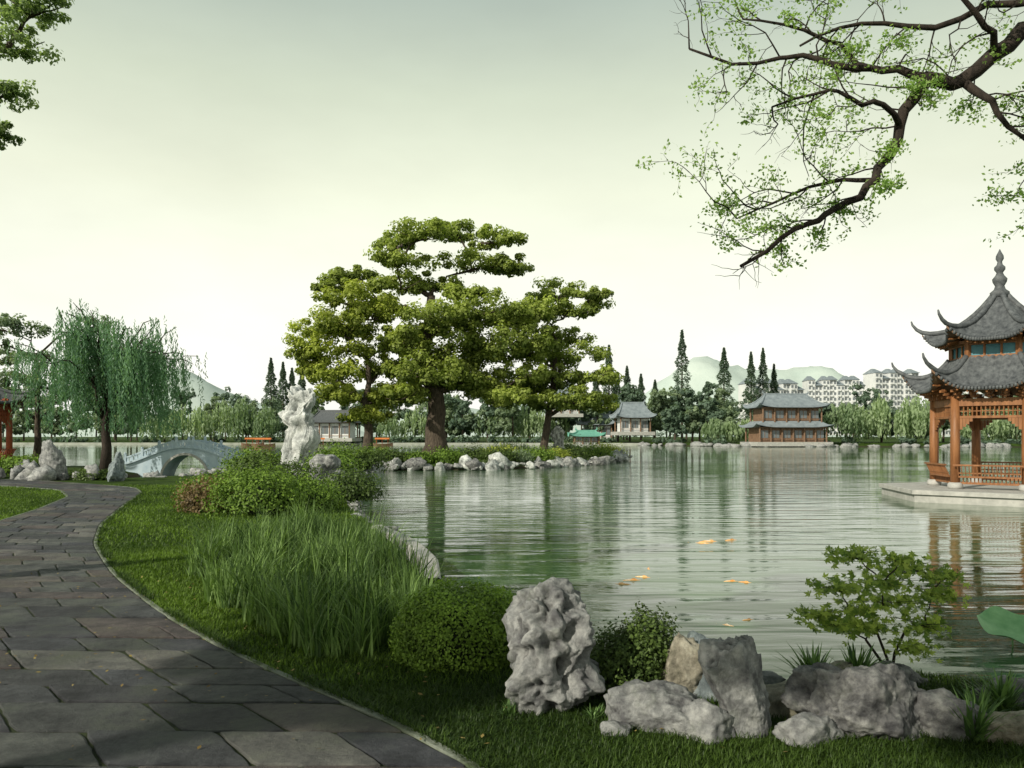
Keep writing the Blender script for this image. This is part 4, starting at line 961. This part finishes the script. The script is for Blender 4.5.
# ------------------------------------------------------------------ halls
def hall(name, loc, rz, w, d, fh, rh, storeys=1, wall=WOODB, tile=TILEF, win=True, base=True):
    e = empty(name, loc, rz); mw = MB(); mc = MB(); mg = MB(); mt = MB(); z = .3
    if base: mc.box((0, 0, -.2), (w + 2.2, d + 2.2, 1.0), mi=1)
    for s_ in range(storeys):
        W = w * (1 - .12 * s_); Dd = d * (1 - .12 * s_)
        mw.box((0, 0, z + fh / 2), (W - 1, Dd - 1, fh))
        nb = max(3, int(W / 2.6))
        for i_ in range(nb + 1):
            x = -W / 2 + W * i_ / nb
            for y_ in (-Dd / 2, Dd / 2): mc.tube([(x, y_, z), (x, y_, z + fh)], [.2, .2], 8)
            if i_ < nb and win:
                xc = x + W / nb / 2; mg.box((xc, -(Dd - 1) / 2 - .03, z + fh * .52), (W / nb * .62, .08, fh * .5)); mc.box((xc, -(Dd - 1) / 2 - .07, z + fh * .52), (.12, .08, fh * .5))
                mg.box((xc, (Dd - 1) / 2 + .03, z + fh * .52), (W / nb * .62, .08, fh * .5))
        for y_ in (-Dd / 2, Dd / 2): mc.box((0, y_, z + fh - .15), (W, .25, .3)); mc.box((0, y_, z + .75), (W, .1, .12))
        last = s_ == storeys - 1
        H = rh if last else rh * .45; ex = 1.5; zt = z + fh; nv = 8; V = []; F = []; nu = 24
        tx, ty = (W * .36, .05) if last else (W * .5 - .8, Dd * .5 - .8)
        for j in range(nv + 1):
            v = j / nv; hx = tx + (W / 2 + ex - tx) * v; hy = ty + (Dd / 2 + ex - ty) * v; zz = zt + H - (H + .1) * (1 - (1 - v) ** 1.6)
            for sd in range(4):
                for i_ in range(nu):
                    u = i_ / nu * 2 - 1; lf = (abs(u) ** 5) * v * v * .9
                    x, y_ = [(u * hx, -hy), (hx, u * hy), (-u * hx, hy), (-hx, -u * hy)][sd]; V.append((x, y_, zz + lf))
        m4 = 4 * nu
        for j in range(nv):
            for i_ in range(m4): i2 = (i_ + 1) % m4; F.append((j * m4 + i_, (j + 1) * m4 + i_, (j + 1) * m4 + i2, j * m4 + i2))
        F.append(tuple(nv * m4 + i_ for i_ in range(m4))[::-1])
        mt.add(V, F)
        if last:
            mt.beam((-tx - .3, 0, zt + H + .1), (tx + .3, 0, zt + H + .1), .35, .5)
            for sg in (-1, 1): mt.tube([(sg * tx, 0, zt + H + .1), (sg * (tx + .5), 0, zt + H + .5), (sg * (tx + .45), 0, zt + H + 1.1)], [.25, .2, .06], 6)
            for sx in (-1, 1):
                for sy in (-1, 1):
                    mt.tube([(sx * (tx + (W / 2 + ex - tx) * v), sy * (ty + (Dd / 2 + ex - ty) * v), zt + H - (H + .1) * (1 - (1 - v) ** 1.6) + v * v * .9 + .1) for v in (0, .2, .4, .6, .8, 1.0)], [.18] * 5 + [.1], 6)
        z += fh + (0 if last else H * .8)
    mw.obj('walls', wall, e); mc.obj('columns_and_base', [WOODB, STONE], e); mg.obj('window_panels', GLASS, e); mt.obj('roof', tile, e)
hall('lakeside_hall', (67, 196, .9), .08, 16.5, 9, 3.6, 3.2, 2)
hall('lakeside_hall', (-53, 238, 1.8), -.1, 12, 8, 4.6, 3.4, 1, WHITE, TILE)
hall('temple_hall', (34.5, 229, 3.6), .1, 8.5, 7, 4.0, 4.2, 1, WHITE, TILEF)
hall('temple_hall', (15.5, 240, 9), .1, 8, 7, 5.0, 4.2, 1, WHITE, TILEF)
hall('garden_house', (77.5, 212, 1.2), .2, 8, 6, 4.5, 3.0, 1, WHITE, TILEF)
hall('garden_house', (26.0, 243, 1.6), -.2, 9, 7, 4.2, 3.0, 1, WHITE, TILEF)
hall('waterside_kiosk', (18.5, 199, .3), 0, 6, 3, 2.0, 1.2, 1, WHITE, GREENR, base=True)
mb = MB()
def wallline(pts):
    for a, b_ in zip(pts[:-1], pts[1:]): mb.beam((a[0], a[1], .25), (b_[0], b_[1], .25), .8, .9)
wallline([(-245, 251.5), (-60, 241.5), (0, 235.5), (36, 225.5)])
mb.obj('lake_embankment', EMB)
it = []
for i, (x, y) in enumerate(along([(36, 225.5), (52, 202.5), (60, 191.5), (85, 193.5), (105, 183.5), (125, 187.5)], 1.6, .7, rd)):
    s = rd.uniform(.5, 1.5); it.append((x, y, .2, (s * 1.3, s, s * .7), 600 + i))
merge_rocks('far_bank_rocks', it, R_GREY, 2)

# ------------------------------------------------------------------ apartments
def apartment(loc, rz, w, d, fl, bays):
    e = empty('apartment_building', loc, rz); mw = MB(); mg = MB(); mt = MB(); fh = 3.0
    bw = w / bays
    for i_ in range(bays):
        x = -w / 2 + bw * (i_ + .5); f = fl - (i_ % 3 == 1); off = .8 * (i_ % 2); H = f * fh
        mw.box((x, off / 2, H / 2), (bw - .02, d - off, H))
        for k in range(f):
            zc = k * fh + 1.6; yf = off / 2 - (d - off) / 2
            for s_ in (-.25, .25): mg.box((x + s_ * bw, yf - .03, zc), (bw * .3, .12, 1.6))
            mw.box((x - .25 * bw, yf - .5, k * fh + .45), (bw * .38, 1.0, .9))
        V = [(x - bw / 2 - .3, -d / 2 - .5, H), (x + bw / 2 + .3, -d / 2 - .5, H), (x + bw / 2 + .3, d / 2 + .5, H), (x - bw / 2 - .3, d / 2 + .5, H), (x - bw / 4, 0, H + 2.6), (x + bw / 4, 0, H + 2.6)]
        V = [(a, b_, c + .02 + .01 * i_) for a, b_, c in V]
        mt.add(V, [(0, 1, 5, 4), (2, 3, 4, 5), (1, 2, 5), (3, 0, 4), (3, 2, 1, 0)])
    mw.obj('walls', WHITE, e); mg.obj('windows', GLASS, e); mt.obj('roof', TILEF, e)
def ap(px0, px1, pyt, D, rz, bays):
    w = (px1 - px0) * D / 800; H = 2.4 + (437 - pyt) * D / 800; fl = int((H - 4) / 3.0); apartment((((px0 + px1) / 2 - 512) * D / 800, D, H - 2.6 - fl * 3.0), rz, w, 12, fl, bays)
ap(742, 800, 379, 390, .15, 8); ap(806, 862, 376, 440, -.1, 8); ap(868, 914, 369, 430, .1, 6); ap(930, 990, 378, 450, .1, 8)

# ------------------------------------------------------------------ boats
def boat(x, y, rz):
    e = empty('canopy_boat', (x, y, 0), rz); mb = MB(); V = []; F = []; n = 12
    for i_ in range(n + 1):
        t = i_ / n * 2 - 1; w = .85 * (1 - abs(t) ** 2.5) + .05; sh = .5 + .35 * t * t; X = t * 3
        V += [(X, -w, sh), (X, -w * .6, -.2), (X, w * .6, -.2), (X, w, sh)]
    for i_ in range(n):
        for k in range(3): F.append((4 * i_ + k, 4 * i_ + 4 + k, 4 * i_ + 5 + k, 4 * i_ + 1 + k))
        F.append((4 * i_, 4 * i_ + 3, 4 * i_ + 7, 4 * i_ + 4))
    mb.add(V, F); mb.obj('hull', WOODB, e)
    mb = MB()
    for X in (-1.6, 0, 1.6):
        for y_ in (-.7, .7): mb.tube([(X, y_, .4), (X, y_, 1.8)], [.05, .05], 6)
    mb.obj('posts', WOODR, e)
    mb = MB(); V = []; F = []
    for i_ in range(2):
        for k in range(9): a = PI * k / 8; V.append(((-2 + 4 * i_), -math.cos(a) * .95, 1.75 + .45 * math.sin(a)))
    for k in range(8): F.append((k, k + 1, 10 + k, 9 + k))
    F.append(tuple(range(9))); F.append(tuple(range(9, 18))[::-1]); mb.add(V, F); mb.obj('canopy', ORANGE, e)
for (x, y, a) in [(-64, 206, .1), (-57, 214, -.1), (-51, 209, .3), (-36.5, 225, .1), (-72, 222, .4)]: boat(x, y, a)

# ------------------------------------------------------------------ light, sky, camera
sd_ = Vector((-.64, -.60, .52)).normalized()
sun = bpy.data.lights.new('sun', 'SUN'); sun.energy = 4.4; sun.angle = math.radians(.8); sun.color = (1, .94, .80)
so = bpy.data.objects.new('sun', sun); link(so); so.rotation_euler = (-sd_).to_track_quat('-Z', 'Y').to_euler(); so.location = (-30, -20, 40)
w = bpy.data.worlds.new('World'); scene.world = w; w.use_nodes = True; nt = w.node_tree; L = nt.links.new
bg = nt.nodes['Background']; bg.inputs['Strength'].default_value = .1
sk = N(nt, 'ShaderNodeTexSky', sky_type='NISHITA'); sk.sun_disc = False; sk.sun_elevation = math.asin(sd_.z); sk.sun_rotation = math.atan2(sd_.x, sd_.y); sk.dust_density = 4; sk.air_density = 1
tc = N(nt, 'ShaderNodeTexCoord'); sx = N(nt, 'ShaderNodeSeparateXYZ'); L(tc.outputs['Generated'], sx.inputs[0])
rp = ramp(nt, [(0, (.99, .985, .93)), (.10, (.98, .98, .89)), (.18, (.94, .95, .81)), (.285, (.83, .86, .68)), (.39, (.63, .69, .54)), (.479, (.42, .49, .42)), (.62, (.25, .31, .28)), (1, (.16, .21, .22))]); L(sx.outputs['Z'], rp.inputs[0])
cn = N(nt, 'ShaderNodeTexNoise', i_Scale=2.2, i_Detail=5, i_Roughness=.55)
mpc = N(nt, 'ShaderNodeMapping'); mpc.inputs['Scale'].default_value = (1, 1, 2.5); L(tc.outputs['Generated'], mpc.inputs[0]); L(mpc.outputs[0], cn.inputs['Vector'])
cr = ramp(nt, [(.3, (.46, .46, .46)), (.7, (.54, .54, .54))]); L(cn.outputs['Fac'], cr.inputs[0])
mu = N(nt, 'ShaderNodeVectorMath', operation='MULTIPLY'); L(rp.outputs[0], mu.inputs[0]); L(cr.outputs[0], mu.inputs[1])
mu2 = N(nt, 'ShaderNodeVectorMath', operation='SCALE'); mu2.inputs['Scale'].default_value = 23.5; L(mu.outputs[0], mu2.inputs[0])
mxs = N(nt, 'ShaderNodeMixRGB'); mxs.inputs[0].default_value = .92; L(sk.outputs[0], mxs.inputs[1]); L(mu2.outputs[0], mxs.inputs[2]); L(mxs.outputs[0], bg.inputs['Color'])

cam = bpy.data.cameras.new('camera'); co = bpy.data.objects.new('camera', cam); link(co)
co.location = (0, 0, 2.4); co.rotation_euler = (PI / 2, 0, 0); cam.lens = 28.125; cam.sensor_width = 36; cam.shift_y = 53 / 1024; cam.clip_end = 6000; cam.clip_start = .05
scene.camera = co
scene.view_settings.view_transform = 'Standard'; scene.view_settings.look = 'None'; scene.view_settings.exposure = 0
